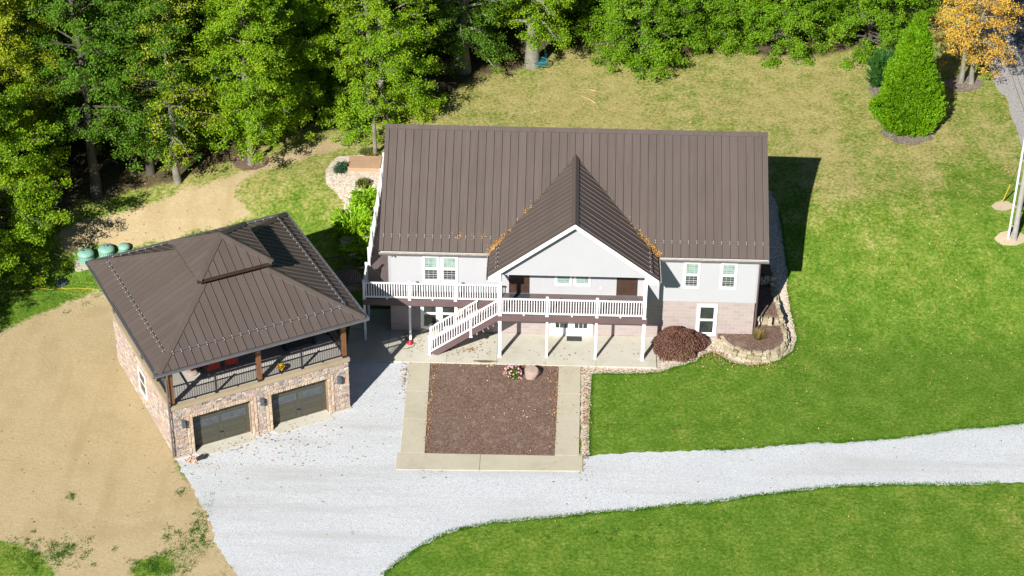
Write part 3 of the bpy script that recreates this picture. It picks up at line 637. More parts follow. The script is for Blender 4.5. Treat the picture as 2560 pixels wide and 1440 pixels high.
clamps(fr_main, [u for u in nseam if u < 5.7], 0.78, house, ends=(0.05, 5.9)); clamps(fr_main, [u for u in nseam if u > 13.6], 0.78, house, ends=(13.5, 19.15))
clamps(fr_gl, [0.2 + .4064 * i for i in range(5)], 0.55, house, ends=(-.3, 2.0)); clamps(fr_gr, [0.2 + .4064 * i for i in range(5)], 0.55, house, ends=(.15, 2.4))
# eaves: gutters with a pale bead, soffits, rakes
mb = MB()
for x0, x1 in ((XL, GXL - .02), (GXR + .02, XR_)): mb.box(x0, x1, YE - .10, YE + .0, ZE - .215, ZE - .10); mb.cut()
for x0, x1 in ((GXL - .10, GXL), (GXR, GXR + .10)): mb.box(x0, x1, GYF + .02, YE - .12, GZE - .20, GZE - .115); mb.cut()
mb.build_each("gutter", M['gutter'], house)
mb = MB()
for x0, x1 in ((XL, GXL - .02), (GXR + .02, XR_)): mb.box(x0, x1, YE - .112, YE - .085, ZE - .098, ZE - .06); mb.cut()
for x0, x1 in ((GXL - .115, GXL - .08), (GXR + .08, GXR + .115)): mb.box(x0, x1, GYF + .02, YE - .12, GZE - .113, GZE - .06); mb.cut()
mb.build_each("gutter_bead", M['tanrim'], house)
mb = MB()
for x0, x1 in ((XL + .02, GXL + .3), (GXR - .3, XR_ - .02)): mb.box(x0, x1, YE + .003, 0.03, ZE - .20, ZE - .135); mb.cut()
mb.box(GXL + .1, GXR - .1, -1.93, 0.02, 5.02, 5.07)
mb.build_each("soffit", M['trim'], house)
mb = MB()
for s, xe in ((-1, GXL), (1, GXR)):                  # white rake boards of the porch gable and its boxed returns
    a = Vector((GX, GYF - .004, GZ - .02)); b = Vector((xe, GYF - .004, GZE - .02)); dz = Vector((0, 0, -.24)); dy = Vector((0, .04, 0))
    mb.hexa([b + dz, a + dz, a + dz + dy, b + dz + dy], [b, a, a + dy, b + dy])
    x2 = xe - s * .62; xs = sorted((xe, x2)); z0 = GZE - .26
    zt = GZE - .26 + .62 * gs_
    mb.face([(xe, GYF + .036, z0), (x2, GYF + .036, z0), (x2, GYF + .036, zt)][::s]); mb.face([(xe, GYF + .036, z0), (x2, GYF + .036, z0), (x2, -1.95, z0), (xe, -1.95, z0)])
    mb.face([(xe, GYF + .036, z0), (xe, -1.95, z0), (xe, -1.95, GZE - .1), (xe, GYF + .036, GZE - .1)]); mb.cut()
mb.build_each("rake_board", M['trim'], house)
mb = MB()
mb.box(6.0, 13.2, -1.99, -1.93, 4.99, 5.30)
siding(mb, 0, 0, 5.03, GZ - .12, -2.02, lambda z: (GX - (GZ - .12 - z) / gs_, GX + (GZ - .12 - z) / gs_))
mb.face([(GXL + .35, -1.96, 5.06), (GXR - .35, -1.96, 5.06), (GX, -1.96, GZ - .15)][::-1])
for s in (-1, 1): mb.box(*sorted((GX + s * 3.55, GX + s * 3.95)), -2.0, -1.93, 4.93, 5.30)
mb.build("gable_wall", M['siding'], house)
mb = MB()
for x, yb in ((XL - .003, 0), (XR_ - .017, 0)):
    for s in (1, -1):
        a = (YE if s > 0 else 2 * YR - YE); p = Vector((x, a, ZE - .03)); q = Vector((x, YR, ZR - .03)); dz = Vector((0, 0, -.2)); dx = Vector((.02, 0, 0))
        mb.hexa([p + dz, p + dz + dx, q + dz + dx, q + dz], [p, p + dx, q + dx, q]); mb.cut()
mb.build_each("rake_board", M['fascia'], house)
mb = MB(); mb.tube([(XW1 + .05, -.30, 4.98), (XW1 + .05, -.07, 4.80), (XW1 + .05, -.07, .55)], .045, 6); mb.build("downspout", M['fascia'], house)

# windows and doors
def window(x0, x1, z0, z1, y=0.0, trim=.085, grid=True, upper='pane_blind', lower='pane_dark', name="window"):
    f = MB(); y0 = y - .06; t = trim
    f.box(x0, x0 + t, y0, y + .02, z0, z1); f.box(x1 - t, x1, y0, y + .02, z0, z1); f.box(x0 + t, x1 - t, y0, y + .02, z1 - t, z1); f.box(x0 + t, x1 - t, y0 - .02, y + .02, z0, z0 + t * 1.1)
    win = f.build(name, M['trim'], house)
    a0, a1, b0, b1 = x0 + t, x1 - t, z0 + t * 1.1, z1 - t; mid = (b0 + b1) / 2; s = MB()
    s.box(a0, a1, y - .045, y, mid - .035, mid + .035); g = MB()
    for c0, c1, yy in ((b0, mid - .035, -.040), (mid + .035, b1, -.048)):
        s.box(a0, a0 + .035, y + yy, y, c0, c1); s.box(a1 - .035, a1, y + yy, y, c0, c1); s.box(a0 + .035, a1 - .035, y + yy, y, c0, c0 + .03); s.box(a0 + .035, a1 - .035, y + yy, y, c1 - .03, c1)
        if grid:
            for k in (1, 2): xm = a0 + (a1 - a0) * k / 3; g.box(xm - .007, xm + .007, y - .034, y, c0 + .03, c1 - .03)
            zm = (c0 + c1) / 2; g.box(a0 + .035, a1 - .035, y - .0335, y, zm - .007, zm + .007)
    s.build("sash", M['trim'], win)
    if grid: g.build("muntin", M['muntin'], win)
    for c0, c1, mt in ((mid, b1, upper), (b0, mid, lower)):
        p = MB(); p.box(a0 + .01, a1 - .01, y - .029, y - .0, c0 + .01, c1 - .01); p.build("pane", M[mt], win)
    return win
window(2.11, 2.96, 3.18, 4.72); window(3.04, 3.88, 3.18, 4.72)
window(15.07, 15.89, 3.16, 4.70); window(16.89, 17.72, 3.16, 4.70)
window(8.70, 9.56, 3.14, 4.70, lower='pane_blind'); window(9.65, 10.49, 3.14, 4.70, lower='pane_blind')
window(15.86, 16.89, 0.27, 2.17, 0.03, .14, False, 'pane_dark', 'pane_dark')
window(1.98, 2.92, 0.31, 2.13, 0.03, .13, False, 'pane_dark', 'pane_dark'); window(2.92 + .005, 3.86, 0.31, 2.13, 0.03, .13, False, 'pane_dark', 'pane_dark')
def brown_door(x0, x1, z0):
    d = MB(); z1 = z0 + 2.12
    d.box(x0, x0 + .07, -.05, .02, z0, z1); d.box(x1 - .07, x1, -.05, .02, z0, z1); d.box(x0 + .07, x1 - .07, -.05, .02, z1 - .07, z1)
    d.box(x0 + .07, x1 - .07, -.038, .02, z0 + .03, z1 - .07)
    o = d.build("door", M['darkdoor'], house)
    p = MB(); w_ = (x1 - x0 - .14)
    for k in (0, 1):
        a = x0 + .07 + w_ * (.12 + .42 * k); b = a + w_ * .34
        for c0, c1 in ((z0 + .18, z0 + .78), (z0 + .95, z0 + 1.85)): p.bevbox(a, b, -.050, -.036, c0, c1, .012)
    p.build("door_panel", M['darkdoor'], o)
    h = MB(); h.tube([(x0 + .15, -.038, z0 + 1.02), (x0 + .15, -.08, z0 + 1.02), (x0 + .24, -.08, z0 + 1.02)], .016, 6); h.build("handle", M['gutter'], o)
    th = MB(); th.box(x0 + .02, x1 - .02, -.10, -.0, z0, z0 + .03); th.build("threshold", M['lid'], o)
brown_door(6.42, 7.44, ZD + .01); brown_door(11.78, 12.82, ZD + .01)
d = MB(); d.box(8.51, 8.62, -.03, .05, .10, 2.2); d.box(10.56, 10.67, -.03, .05, .10, 2.2); d.box(8.62, 10.56, -.03, .05, 2.1, 2.2); d.box(8.62, 10.56, -.04, .05, .10, .15)
fd = d.build("french_door", M['trim'], house)
for a, b in ((8.63, 9.585), (9.595, 10.55)):
    l = MB(); l.box(a, a + .16, -.005, .04, .155, 2.09); l.box(b - .16, b, -.005, .04, .155, 2.09); l.box(a + .16, b - .16, -.005, .04, .155, .52); l.box(a + .16, b - .16, -.005, .04, 1.96, 2.09)
    for k in (1, 2): xm = a + .16 + (b - a - .32) * k / 3; l.box(xm - .011, xm + .011, -.004, .03, .52, 1.96)
    for k in range(1, 5): zm = .52 + 1.44 * k / 5; l.box(a + .16, b - .16, -.0035, .03, zm - .011, zm + .011)
    lf = l.build("door_leaf", M['vinyl'], fd)
    p = MB(); p.box(a + .15, b - .15, .010, .03, .51, 1.97); p.build("pane", M['pane_dark'], fd)
mb = MB(); mb.box(10.94, 11.03, -.03, .0, ZD + .36, ZD + .5); mb.build("outlet", M['trim'], house)
mb = MB(); mb.box(0.52, 0.66, -.22, -.04, 4.80, 4.92); mb.tube([(0.62, -.20, 4.84), (0.66, -.34, 4.80)], .04, 8); mb.build("floodlight", M['gutter'], house)

# decks, stairs and white railings
mb = MB()
y = -.90
while y < -.02: mb.box(-.83, 5.905, y, min(y + .139, -.02), ZD - .03, ZD); y += .145
x = -.83
while x < XW0 - .1: mb.box(x, min(x + .139, XW0 - .02), 0, 11.7, ZD - .03, ZD); x += .145
y = -2.02
while y < -.03: mb.box(5.915, 13.28, y, min(y + .139, -.03), ZD - .031, ZD); y += .145
deck = mb.build("deck", M['deckbrown'], house)
mb = MB()
mb.box(-.82, 5.90, -.905, -.865, ZD - .335, ZD - .034); mb.cut(); mb.box(-.825, -.785, -.864, 11.7, ZD - .335, ZD - .034); mb.cut(); mb.box(5.915, 13.28, -2.025, -1.985, ZD - .335, ZD - .034); mb.cut(); mb.box(13.24, 13.28, -1.98, -.03, ZD - .335, ZD - .034); mb.cut(); mb.box(5.915, 5.955, -1.98, -.91, ZD - .335, ZD - .034)
mb.build_each("deck_fascia", M['fascia'], deck)
mb = MB()
for x in np.arange(-.4, 13.2, .6): mb.box(x, x + .04, (-.86 if x < 5.9 else -1.98), -.03, ZD - .27, ZD - .034); mb.cut()
mb.build_each("joist", M['fascia'], deck)
for x, yy in ((-.75, -.84), (-.75, 1.15), (1.51, -.86), (3.8, -.86), (8.37, -1.98), (10.8, -1.98), (-.75, 3.5), (-.75, 6.5), (-.75, 9.5)):
    mb = MB(); zb = gz(x, yy) + (.10 if yy < 2 else -.1); mb.box(x - .055, x + .055, yy - .055, yy + .055, zb, ZD - .336); mb.build("deck_post", M['vinyl'], deck)
def post(x, y, z0, z1, w=.115, cap=True, name="railing_post"):
    mb = MB(); h = w / 2; mb.box(x - h, x + h, y - h, y + h, z0, z1)
    if cap: mb.bevbox(x - h - .018, x + h + .018, y - h - .018, y + h + .018, z1, z1 + .045, .02)
    mb.box(x - h - .02, x + h + .02, y - h - .02, y + h + .02, z0, z0 + .05); return mb.build(name, M['vinyl'], house)
def railing(p, q, z0=.12, z1=1.0, sp=.126, foot=True, nm="railing"):
    """rails and balusters between two points on the walking line"""
    p = Vector(p); q = Vector(q); mb = MB(); Z = Vector((0, 0, 1)); L = math.hypot(q.x - p.x, q.y - p.y); n = max(2, round(L / sp))
    mb.bar(p + Z * (z1 - .03), q + Z * (z1 - .03), .075, .06); mb.bar(p + Z * (z0 + .02), q + Z * (z0 + .02), .055, .07)
    d = (q - p); d.z = 0; d.normalize(); a = d * .019; b = d.cross(Z) * .019
    for k in range(n):
        c = p.lerp(q, (k + .5) / n); lo = c + Z * (z0 + .05); hi = c + Z * (z1 - .055)
        mb.hexa([lo - a - b, lo + a - b, lo + a + b, lo - a + b], [hi - a - b, hi + a - b, hi + a + b, hi - a + b])
    if foot: c = (p + q) / 2; mb.box(c.x - .035, c.x + .035, c.y - .03, c.y + .03, c.z + .0, c.z + z0 - .015)
    return mb.build(nm, M['vinyl'], house)
yl = -.84; yg = -1.985; xl_ = -.755
for x in (-.755, 1.51, 3.79): post(x, yl, ZD, ZD + 1.08)
for a, b in ((-.69, 1.45), (1.57, 3.73), (3.85, 5.93)): railing((a, yl, ZD), (b, yl, ZD))
ysl = [.72, 2.10, 4.0, 6.0, 8.0, 9.9, 11.6]
for y in ysl: post(xl_, y, ZD, ZD + 1.08)
railing((xl_, yl + .06, ZD), (xl_, .66, ZD))
for a, b in zip(ysl[1:-1], ysl[2:]): railing((xl_, a + .06, ZD), (xl_, b - .06, ZD))
for x in (8.36, 10.81): post(x, yg, ZD, ZD + 1.08)
for x in (6.04, 13.14):                                  # the full-height porch columns
    post(x, yg, .10, ZD - .335, .15, False, "porch_column"); post(x, yg, ZD, 4.99, .15, False, "porch_column")
for a, b in ((6.12, 8.30), (8.42, 10.75), (10.87, 13.06)): railing((a, yg, ZD), (b, yg, ZD))
railing((13.14, yg + .08, ZD), (13.14, -.06, ZD))
# stairs down to the patio
SX0, SX1, n_r = 5.91, 2.62, 14
st = MB(); run = (SX0 - SX1) / (n_r - 1); rise = (ZD - .10) / n_r
for k in range(n_r - 1):
    z = ZD - rise * (k + 1); x = SX0 - run * (k + 1); st.box(x - .03, x + run, -1.93, -1.0, z - .035, z)
stair = st.build("stair", M['deckbrown'], house)
st = MB()
for yy in (-2.02, -1.0):
    a = Vector((SX0, yy, ZD - .02)); b = Vector((SX1, yy, .10 + rise - .03)); k = Vector((0, .05, 0)); dz = Vector((0, 0, -.34))
    st.hexa([b + Vector((.25, 0, -.20)), a + dz, a + dz + k, b + Vector((.25, 0, -.20)) + k], [b, a, a + k, b + k]); st.cut()
st.build_each("stringer", M['fascia'], stair)
for yy in (-1.995, -.975):
    post(2.55, yy, .10, 1.22)
    top = (5.96 if yy < -1.5 else 4.9); zt = ZD if yy < -1.5 else ZD - (5.96 - top) * (ZD - .20) / 3.36
    railing((2.61, yy, .20), (top, yy, zt), .10, .93, .126, False)
post(4.61, -2.03, 1.27, 2.22)
# ---------------------------------------------------------------- the stone garage with a roofed terrace on top
GA, GCX, GCY = 0.4968, -6.957, -4.724
gar = empty("garage", (GCX, GCY, 0), GA)
tag(gar, "square stone garage with two olive doors and a roofed terrace on top", "garage")
U, Wd = 4.41, 4.35
def g2w(u, w, z=0): return Vector((GCX + u * math.cos(GA) - w * math.sin(GA), GCY + u * math.sin(GA) + w * math.cos(GA), z))
D1, D2 = (-3.43, -0.58), (0.46, 3.32); DZ = 2.13
def stone(mb, T, a0, a1, z0, z1, dep, rnd):
    """one dressed stone: a block with chamfered face, T maps (along, out, z)"""
    g = .006; a0 += g; a1 -= g; z0 += g; z1 -= g; b = min(.018, (a1 - a0) * .2, (z1 - z0) * .2); j = lambda: rnd.uniform(-.008, .008)
    base = [(a0, 0, z0), (a1, 0, z0), (a1, 0, z1), (a0, 0, z1)]; mid = [(a0, dep * .6, z0), (a1, dep * .6, z0), (a1, dep * .6, z1), (a0, dep * .6, z1)]
    fr = [(a0 + b, dep + j(), z0 + b), (a1 - b, dep + j(), z0 + b), (a1 - b, dep + j(), z1 - b), (a0 + b, dep + j(), z1 - b)]
    base, mid, fr = [[T(*q) for q in k] for k in (base, mid, fr)]; i0 = len(mb.v); mb.v += base + mid + fr
    fs = [(8, 9, 10, 11)] + [(k + o, (k + 1) % 4 + o, (k + 1) % 4 + o + 4, k + o + 4) for o in (0, 4) for k in range(4)]
    for f in fs: mb.f.append(tuple(i0 + k for k in f)); mb.uv.append([(0, 0)] * 4)
def veneer(mb, T, a0, a1, z0, z1, holes, seed, rows=(.085, .20)):
    rnd = random.Random(seed); z = z0
    while z < z1 - .03:
        hgt = rnd.choice([.085, .105, .13, .165]) if z1 - z > .19 else z1 - z
        a = a0
        while a < a1 - .02:
            wd = rnd.uniform(.12, .30) if hgt > .12 else rnd.uniform(.13, .30); e = min(a + wd, a1)
            if a1 - e < .10: e = a1
            segs = [(a, e)]
            for h0, h1, hz0, hz1 in holes:
                if z + hgt > hz0 + .02 and z < hz1 - .02:
                    segs = [s for p, q in segs for s in ((p, min(q, h0)), (max(p, h1), q)) if s[1] - s[0] > .03]
            for p, q in segs:
                if rnd.random() < .35 and hgt >= .13:
                    m = z + hgt * rnd.uniform(.4, .6); stone(mb, T, p, q, z, m, rnd.uniform(.03, .065), rnd); stone(mb, T, p, q, m, z + hgt, rnd.uniform(.03, .065), rnd)
                else: stone(mb, T, p, q, z, z + hgt, rnd.uniform(.03, .07), rnd)
            a = e
        z += hgt
TF = lambda a, o, z: (a, -Wd + .04 - o, z)
TL = lambda a, o, z: (-U + .04 - o, a, z)
TR = lambda a, o, z: (U - .04 + o, a, z)
TB = lambda a, o, z: (a, Wd - .04 + o, z)
mb = MB(); bw = .15
veneer(mb, TF, -U, U, .10, 2.82, [(D1[0] - 2 * bw, D1[1] + 2 * bw, -1, DZ + bw), (D2[0] - 2 * bw, D2[1] + 2 * bw, -1, DZ + bw)], 3)
veneer(mb, TL, -Wd, Wd, .05, 2.82, [(-.62, .72, .68, 2.28)], 4); veneer(mb, TR, -Wd, Wd, .05, 2.82, [], 5); veneer(mb, TB, -U, U, .05, 2.82, [], 6)
gwall = mb.build("stone_wall", M['veneer'], gar)
rnd = random.Random(9)
for d0, d1 in (D1, D2):
    mb = MB()
    for e0, s in ((d0, -1), (d1, 1)):
        for col in (0, 1):
            z = .04
            while z < DZ + (0 if col == 0 else bw):
                hh = rnd.uniform(.12, .2); x0 = e0 + s * bw * col; x1 = e0 + s * bw * (col + 1)
                stone(mb, TF, min(x0, x1), max(x0, x1), z, min(z + hh, DZ + (0 if col == 0 else bw)), rnd.uniform(.06, .085), rnd); z += hh
    a = d0 - bw
    while a < d1 + bw - .03: e = min(a + rnd.uniform(.10, .16), d1 + bw); stone(mb, TF, a, e, DZ, DZ + bw, rnd.uniform(.06, .085), rnd); a = e
    mb.build("trim_stone", M['soldier'], gwall)
mb = MB()
for q in ((-.62, -.5), (.6, .72)):
    z = .68
    while z < 2.28: stone(mb, TL, q[0], q[1], z, min(z + .17, 2.28), .075, rnd); z += .17
mb.build("trim_stone", M['soldier'], gwall)
mb = MB()
mb.box(-U + .05, U - .05, -Wd + .46, Wd - .05, -.2, 2.80)
for a, b in ((-U + .05, D1[0] - .01), (D1[1] + .01, D2[0] - .01), (D2[1] + .01, U - .05)): mb.box(a, b, -Wd + .05, -Wd + .455, -.2, 2.80)
for a, b in (D1, D2): mb.box(a - .01, b + .01, -Wd + .05, -Wd + .455, DZ, 2.80)
for a, b in (D1, D2):
    for x0, x1 in ((a - .02, a - .01), (b + .01, b + .02)): mb.box(x0, x1, -Wd + .0, -Wd + .45, -.2, DZ)
mb.build("core_wall", M['soldier'], gar)
mb = MB(); mb.box(-U - .06, U + .06, -Wd - .06, Wd + .06, 2.822, 3.03); mb.build("ledge", M['cap'], gar)
mb = MB(); mb.box(-U + .16, U - .16, -Wd + .16, Wd - .16, 3.0, 3.036); mb.build("terrace_floor", M['slabfloor'], gar)
mb = MB(); mb.box(-U - .04, D1[0] - .3, -Wd - .06, -Wd + .02, -.1, .09); mb.cut(); mb.box(D1[1] + .3, D2[0] - .3, -Wd - .06, -Wd + .02, -.1, .09); mb.cut(); mb.box(D2[1] + .3, U + .04, -Wd - .06, -Wd + .02, -.1, .09); mb.build_each("footing", M['walk'], gar)
mb = MB()
for d0, d1 in (D1, D2): mb.slab([(d0 - .02, -Wd + .44), (d0 - .02, -Wd - .10), (d0 + .1, -Wd - .42), (d1 + .05, -Wd - .40), (d1 + .02, -Wd - .1), (d1 + .02, -Wd + .44)], -.1, .055); mb.cut()
mb.build_each("apron", M['concrete'], gar)
for d0, d1 in (D1, D2):
    m_ = MB(); y = -Wd + .35; sec = (DZ - .06) / 4
    for k in range(4): m_.box(d0, d1, y, y + .05, .06 + sec * k + .006, .06 + sec * (k + 1) - .006)
    dr = m_.build("garage_door", M['garagedoor'], gar); pm = MB(); gm = MB(); fm = MB(); wd = d1 - d0
    for c in (0, 1):
        a = d0 + wd * (.07 + .47 * c); b = a + wd * .39
        for k in (0, 1, 3):
            pm.cut(); z0 = .06 + sec * k + .09; z1 = .06 + sec * (k + 1) - .09; fr = .018
            pm.box(a, b, y - .012, y, z0, z0 + fr); pm.box(a, b, y - .012, y, z1 - fr, z1); pm.box(a, a + fr, y - .012, y, z0 + fr, z1 - fr); pm.box(b - fr, b, y - .012, y, z0 + fr, z1 - fr)
            pm.box(a + .05, b - .05, y - .008, y, z0 + .05, z1 - .05)
        z0 = .06 + sec * 2 + .12; z1 = z0 + .30
        fm.box(a - .03, b + .03, y - .02, y, z0 - .03, z0); fm.box(a - .03, b + .03, y - .02, y, z1, z1 + .03); fm.box(a - .03, a, y - .02, y, z0, z1); fm.box(b, b + .03, y - .02, y, z0, z1)
        for k in range(1, 8): xx = a + (b - a) * k / 8; fm.bar((xx - .07, y - .012, z0), (xx + .07, y - .012, z1), .012, .012, (0, 1, 0)); fm.bar((xx + .07, y - .013, z0), (xx - .07, y - .013, z1), .012, .012, (0, 1, 0))
        g_1 = MB(); g_1.box(a, b, y - .006, y, z0, z1); g_1.build("pane", M['pane_ornate'], dr)
    pm.build_each("door_panel", M['garagedoor'], dr); fm.build("grille", M['lid'], dr)
    k_ = MB(); k_.box((d0 + d1) / 2 - .09, (d0 + d1) / 2 + .09, y - .05, y, .55, .58); k_.build("handle", M['black'], dr)
    t_r = MB(); t_r.box(d1 - .22, d1 - .10, y - .012, y, .10, .14); t_r.build("seal_tag", M['redplastic'], dr)
mb = MB()
mb.box(-U - .05, -U + .02, -.50, -.43, .80, 2.15); mb.box(-U - .05, -U + .02, .53, .60, .80, 2.15); mb.box(-U - .05, -U + .02, -.43, .53, 2.08, 2.15); mb.box(-U - .06, -U + .02, -.43, .53, .80, .88); mb.box(-U - .03, -U + .02, -.43, .53, 1.45, 1.50)
wn_ = mb.build("window", M['trim'], gar); mb = MB(); mb.box(-U - .01, -U + .02, -.43, .53, .88, 2.08); mb.build("pane", M['pane_dark'], wn_)
for u in (-3.92, -.06, 3.86):                              # downlight boxes beside the doors
    mb = MB(); mb.box(u - .075, u + .075, -Wd - .20, -Wd - .02, 1.78, 2.14); mb.box(u - .05, u + .05, -Wd - .03, -Wd + .02, 1.86, 2.06); mb.build("wall_lamp", M['lampmetal'], gar)
# posts, beams, ceiling
def gpost(u, w):
    mb = MB(); mb.box(u - .10, u + .10, w - .10, w + .10, 3.03, 5.28); p = mb.build("post", M['cedar'], gar)
    mb = MB(); mb.box(u - .115, u + .115, w - .115, w + .115, 3.03, 3.14); mb.build("post_base", M['black'], p)
GP = [(-4.27, -4.2), (0, -4.2), (4.27, -4.2), (-4.27, -.1), (4.27, -.1), (-4.27, 4.2), (0, 4.2), (4.27, 4.2)]
for q in GP: gpost(*q)
mb = MB()
for w in (-4.2, 4.2): mb.box(-4.4, 4.4, w - .09, w + .09, 5.285, 5.55); mb.cut()
for u in (-4.27, 4.27): mb.box(u - .09, u + .09, -4.1, 4.1, 5.284, 5.55); mb.cut()
mb.build_each("beam", M['cedar'], gar)
mb = MB(); mb.box(-4.95, 4.95, -4.95, 4.95, 5.44, 5.47); mb.build("ceiling", M['darkdoor'], gar)
def rail_black(p, q, parent, name="railing"):
    p = Vector(p); q = Vector(q); d = (q - p).normalized(); Z = Vector((0, 0, 1)); L = (q - p).length; mb = MB()
    mb.bar(p + Z * .97, q + Z * .97, .07, .045); mb.bar(p + Z * .10, q + Z * .10, .04, .04)
    n = round(L / .115); a = d * .009; b = d.cross(Z) * .009
    for k in range(n):
        c = p.lerp(q, (k + .5) / n); lo = c + Z * .12; hi = c + Z * .95
        mb.hexa([lo - a - b, lo + a - b, lo + a + b, lo - a + b], [hi - a - b, hi + a - b, hi + a + b, hi - a + b])
    c = (p + q) / 2; mb.box(c.x - .02, c.x + .02, c.y - .02, c.y + .02, c.z, c.z + .08)
    return mb.build(name, M['black'], parent)
def rail_post(u, w, parent, z=3.03):
    mb = MB(); mb.box(u - .04, u + .04, w - .04, w + .04, z, z + 1.03); mb.box(u - .055, u + .055, w - .055, w + .055, z + 1.031, z + 1.06); mb.box(u - .07, u + .07, w - .07, w + .07, z + .002, z + .03); mb.build("railing_post", M['black'], parent)
mids = [(-2.13, -4.2), (2.13, -4.2), (-4.27, -2.15), (-4.27, 2.05), (4.27, -2.15), (-2.13, 4.2), (2.13, 4.2), (4.27, 1.66), (4.27, 3.08)]
for q in mids: rail_post(*q, gar)
for a, b in ((-4.16, -2.18), (-2.08, -.11), (.11, 2.08), (2.18, 4.16)): rail_black((a, -4.2, 3.03), (b, -4.2, 3.03), gar); rail_black((a, 4.2, 3.03), (b, 4.2, 3.03), gar)
for a, b in ((-4.1, -2.2), (-2.1, -.21), (.01, 2.0), (2.1, 4.1)): rail_black((-4.27, a, 3.03), (-4.27, b, 3.03), gar)
for a, b in ((-4.1, -2.2), (-2.1, -.21), (.01, 1.62), (3.12, 4.1)): rail_black((4.27, a, 3.03), (4.27, b, 3.03), gar)
# the pyramid roof and its raised cap
GH, GE, GSL = 5.089, 5.611, .493
def pyramid(hf, ze, za, rails):
    C = [(-hf, -hf, ze), (hf, -hf, ze), (hf, hf, ze), (-hf, hf, ze)]; A = (0, 0, za)
    for i in range(4):
        L = 2 * hf; nseg = int(L / .4064); first = (L - (nseg - 1) * .4064) / 2
        o, fr = roof_plane("roof", C[i], C[(i + 1) % 4], A, A, gar, True, .07, .4064, first, None, (.015, .012, .045))
        if rails:
            us = [first + .4064 * k for k in range(nseg)]; clamps(fr, [u for u in us if .95 < u < L - .95], .81, gar, ends=(.8, L - .8))
    mb = MB()
    for i in range(4):
        c = Vector(C[i]); a = Vector(A); h_ = (a - c).normalized(); k = Vector((0, 0, .055))
        for s in (1, -1):
            e = Vector(C[(i + s) % 4]) - c; e.normalize(); d = (e - h_ * e.dot(h_)).normalized() * .22; q = [c + k, a + k, a + d + k * .9, c + d + k * .9]
            mb.face(q if s < 0 else q[::-1]); mb.face([c + d + k * .9, a + d + k * .9, a + d, c + d])
    mb.build("hip_cap", M['roof'], gar)
pyramid(GH, GE, GE + GH * GSL, True)
pyramid(1.878, 7.765, 8.754, False)
def ring(hf, z0, z1, t, name, mat):
    mb = MB(); mb.box(-hf, hf, -hf, -hf + t, z0, z1); mb.box(-hf, hf, hf - t, hf, z0, z1); mb.box(-hf, -hf + t, -hf + t, hf - t, z0, z1); mb.box(hf - t, hf, -hf + t, hf - t, z0, z1); return mb.build(name, mat, gar)
ring(5.10, 5.40, 5.535, .03, "fascia", M['fascia']); ring(5.21, 5.47, 5.59, .1, "gutter", M['gutter']); ring(5.225, 5.592, 5.612, .035, "gutter_bead", M['lampmetal'])
mb = MB(); mb.box(-1.862, 1.862, -1.865, -1.815, 7.57, 7.692); mb.build("fascia", M['darkfascia'], gar); ring(1.855, 7.615, 7.691, .03, "drip_edge", M['fascia'])
mb = MB(); mb.box(-1.89, -1.865, -1.88, 1.88, 7.70, 7.79); mb.cut(); mb.box(1.865, 1.89, -1.88, 1.88, 7.70, 7.79); mb.build_each("eave_trim", M['roof'], gar); ring(1.5, 7.20, 7.85, .05, "cap_wall", M['darkdoor'])
mb = MB(); mb.tube([(-5.2, -4.9, 5.45), (-5.2, -4.9, 5.30), (-4.6, -4.5, 5.0), (-4.52, -4.42, 4.9), (-4.52, -4.42, .2)], .045, 6); mb.build("downspout", M['gutter'], gar)

# footbridge from the terrace to the house deck
br = empty("footbridge", tuple(g2w(4.47, 2.37, 0)), GA); tag(br, "short footbridge with dark railings between the garage terrace and the house deck", "footbridge")
Lb = 3.55; zz = lambda u: 3.0 - .42 * u / Lb
mb = MB(); k = 0
while k < int(Lb / .145): u = .02 + k * .145; mb.hexa([(u, -.7, zz(u) - .03), (u + .138, -.7, zz(u) - .03), (u + .138, .7, zz(u) - .03), (u, .7, zz(u) - .03)], [(u, -.7, zz(u)), (u + .138, -.7, zz(u)), (u + .138, .7, zz(u)), (u, .7, zz(u))]); k += 1
mb.build("deck_board", M['deckbrown'], br)
mb = MB()
for w in (-.68, .68): mb.bar((0, w, zz(0) - .16), (Lb, w, zz(Lb) - .16), .05, .25); mb.cut()
mb.build_each("girder", M['fascia'], br)
for w in (-.66, .66): rail_black((.05, w, zz(0)), (Lb - .05, w, zz(Lb)), br)

# ---------------------------------------------------------------- things on the terrace
def gplace(name, u, w, z, rz=0): return empty(name, tuple(g2w(u, w, z)), GA + rz)
def patio_chair(u, w, rz, label):
    r = gplace("patio_chair", u, w, 3.036, rz); tag(r, label, "chair", "red cushioned patio chairs on the terrace")
    mb = MB(); mb.bevbox(-.26, .26, -.25, .28, .36, .48, .04); mb.build("seat", M['red'], r)
    mb = MB(); mb.hexa([(-.26, -.34, .46), (.26, -.34, .46), (.26, -.24, .46), (-.26, -.24, .46)], [(-.25, -.46, 1.0), (.25, -.46, 1.0), (.25, -.36, 1.0), (-.25, -.36, 1.0)]); mb.build("backrest", M['red'], r)
    mb = MB()
    for s in (-1, 1): mb.tube([(s * .30, -.44, .98), (s * .30, -.32, .45), (s * .30, -.30, .34)], .018, 6); mb.tube([(s * .30, -.36, .64), (s * .30, .25, .64), (s * .30, .27, .60)], .02, 6)
    mb.tube([(-.30, -.44, .98), (.30, -.44, .98)], .018, 6); mb.tube([(-.30, .27, .34), (.30, .27, .34)], .016, 6); mb.build("frame", M['copper'], r)
    for sx in (-1, 1):
        for sy in (-.31, .27): mb = MB(); mb.tube([(sx * .30, sy, .60 if sy > 0 else .36), (sx * .31, sy * 1.1, 0)], .018, 6); mb.build("leg", M['copper'], r)
patio_chair(-1.82, -2.72, .06, "red cushioned patio chair nearer the round-based urn on the terrace")
patio_chair(-.90, -2.66, -.05, "red cushioned patio chair nearer the middle cedar post of the terrace")
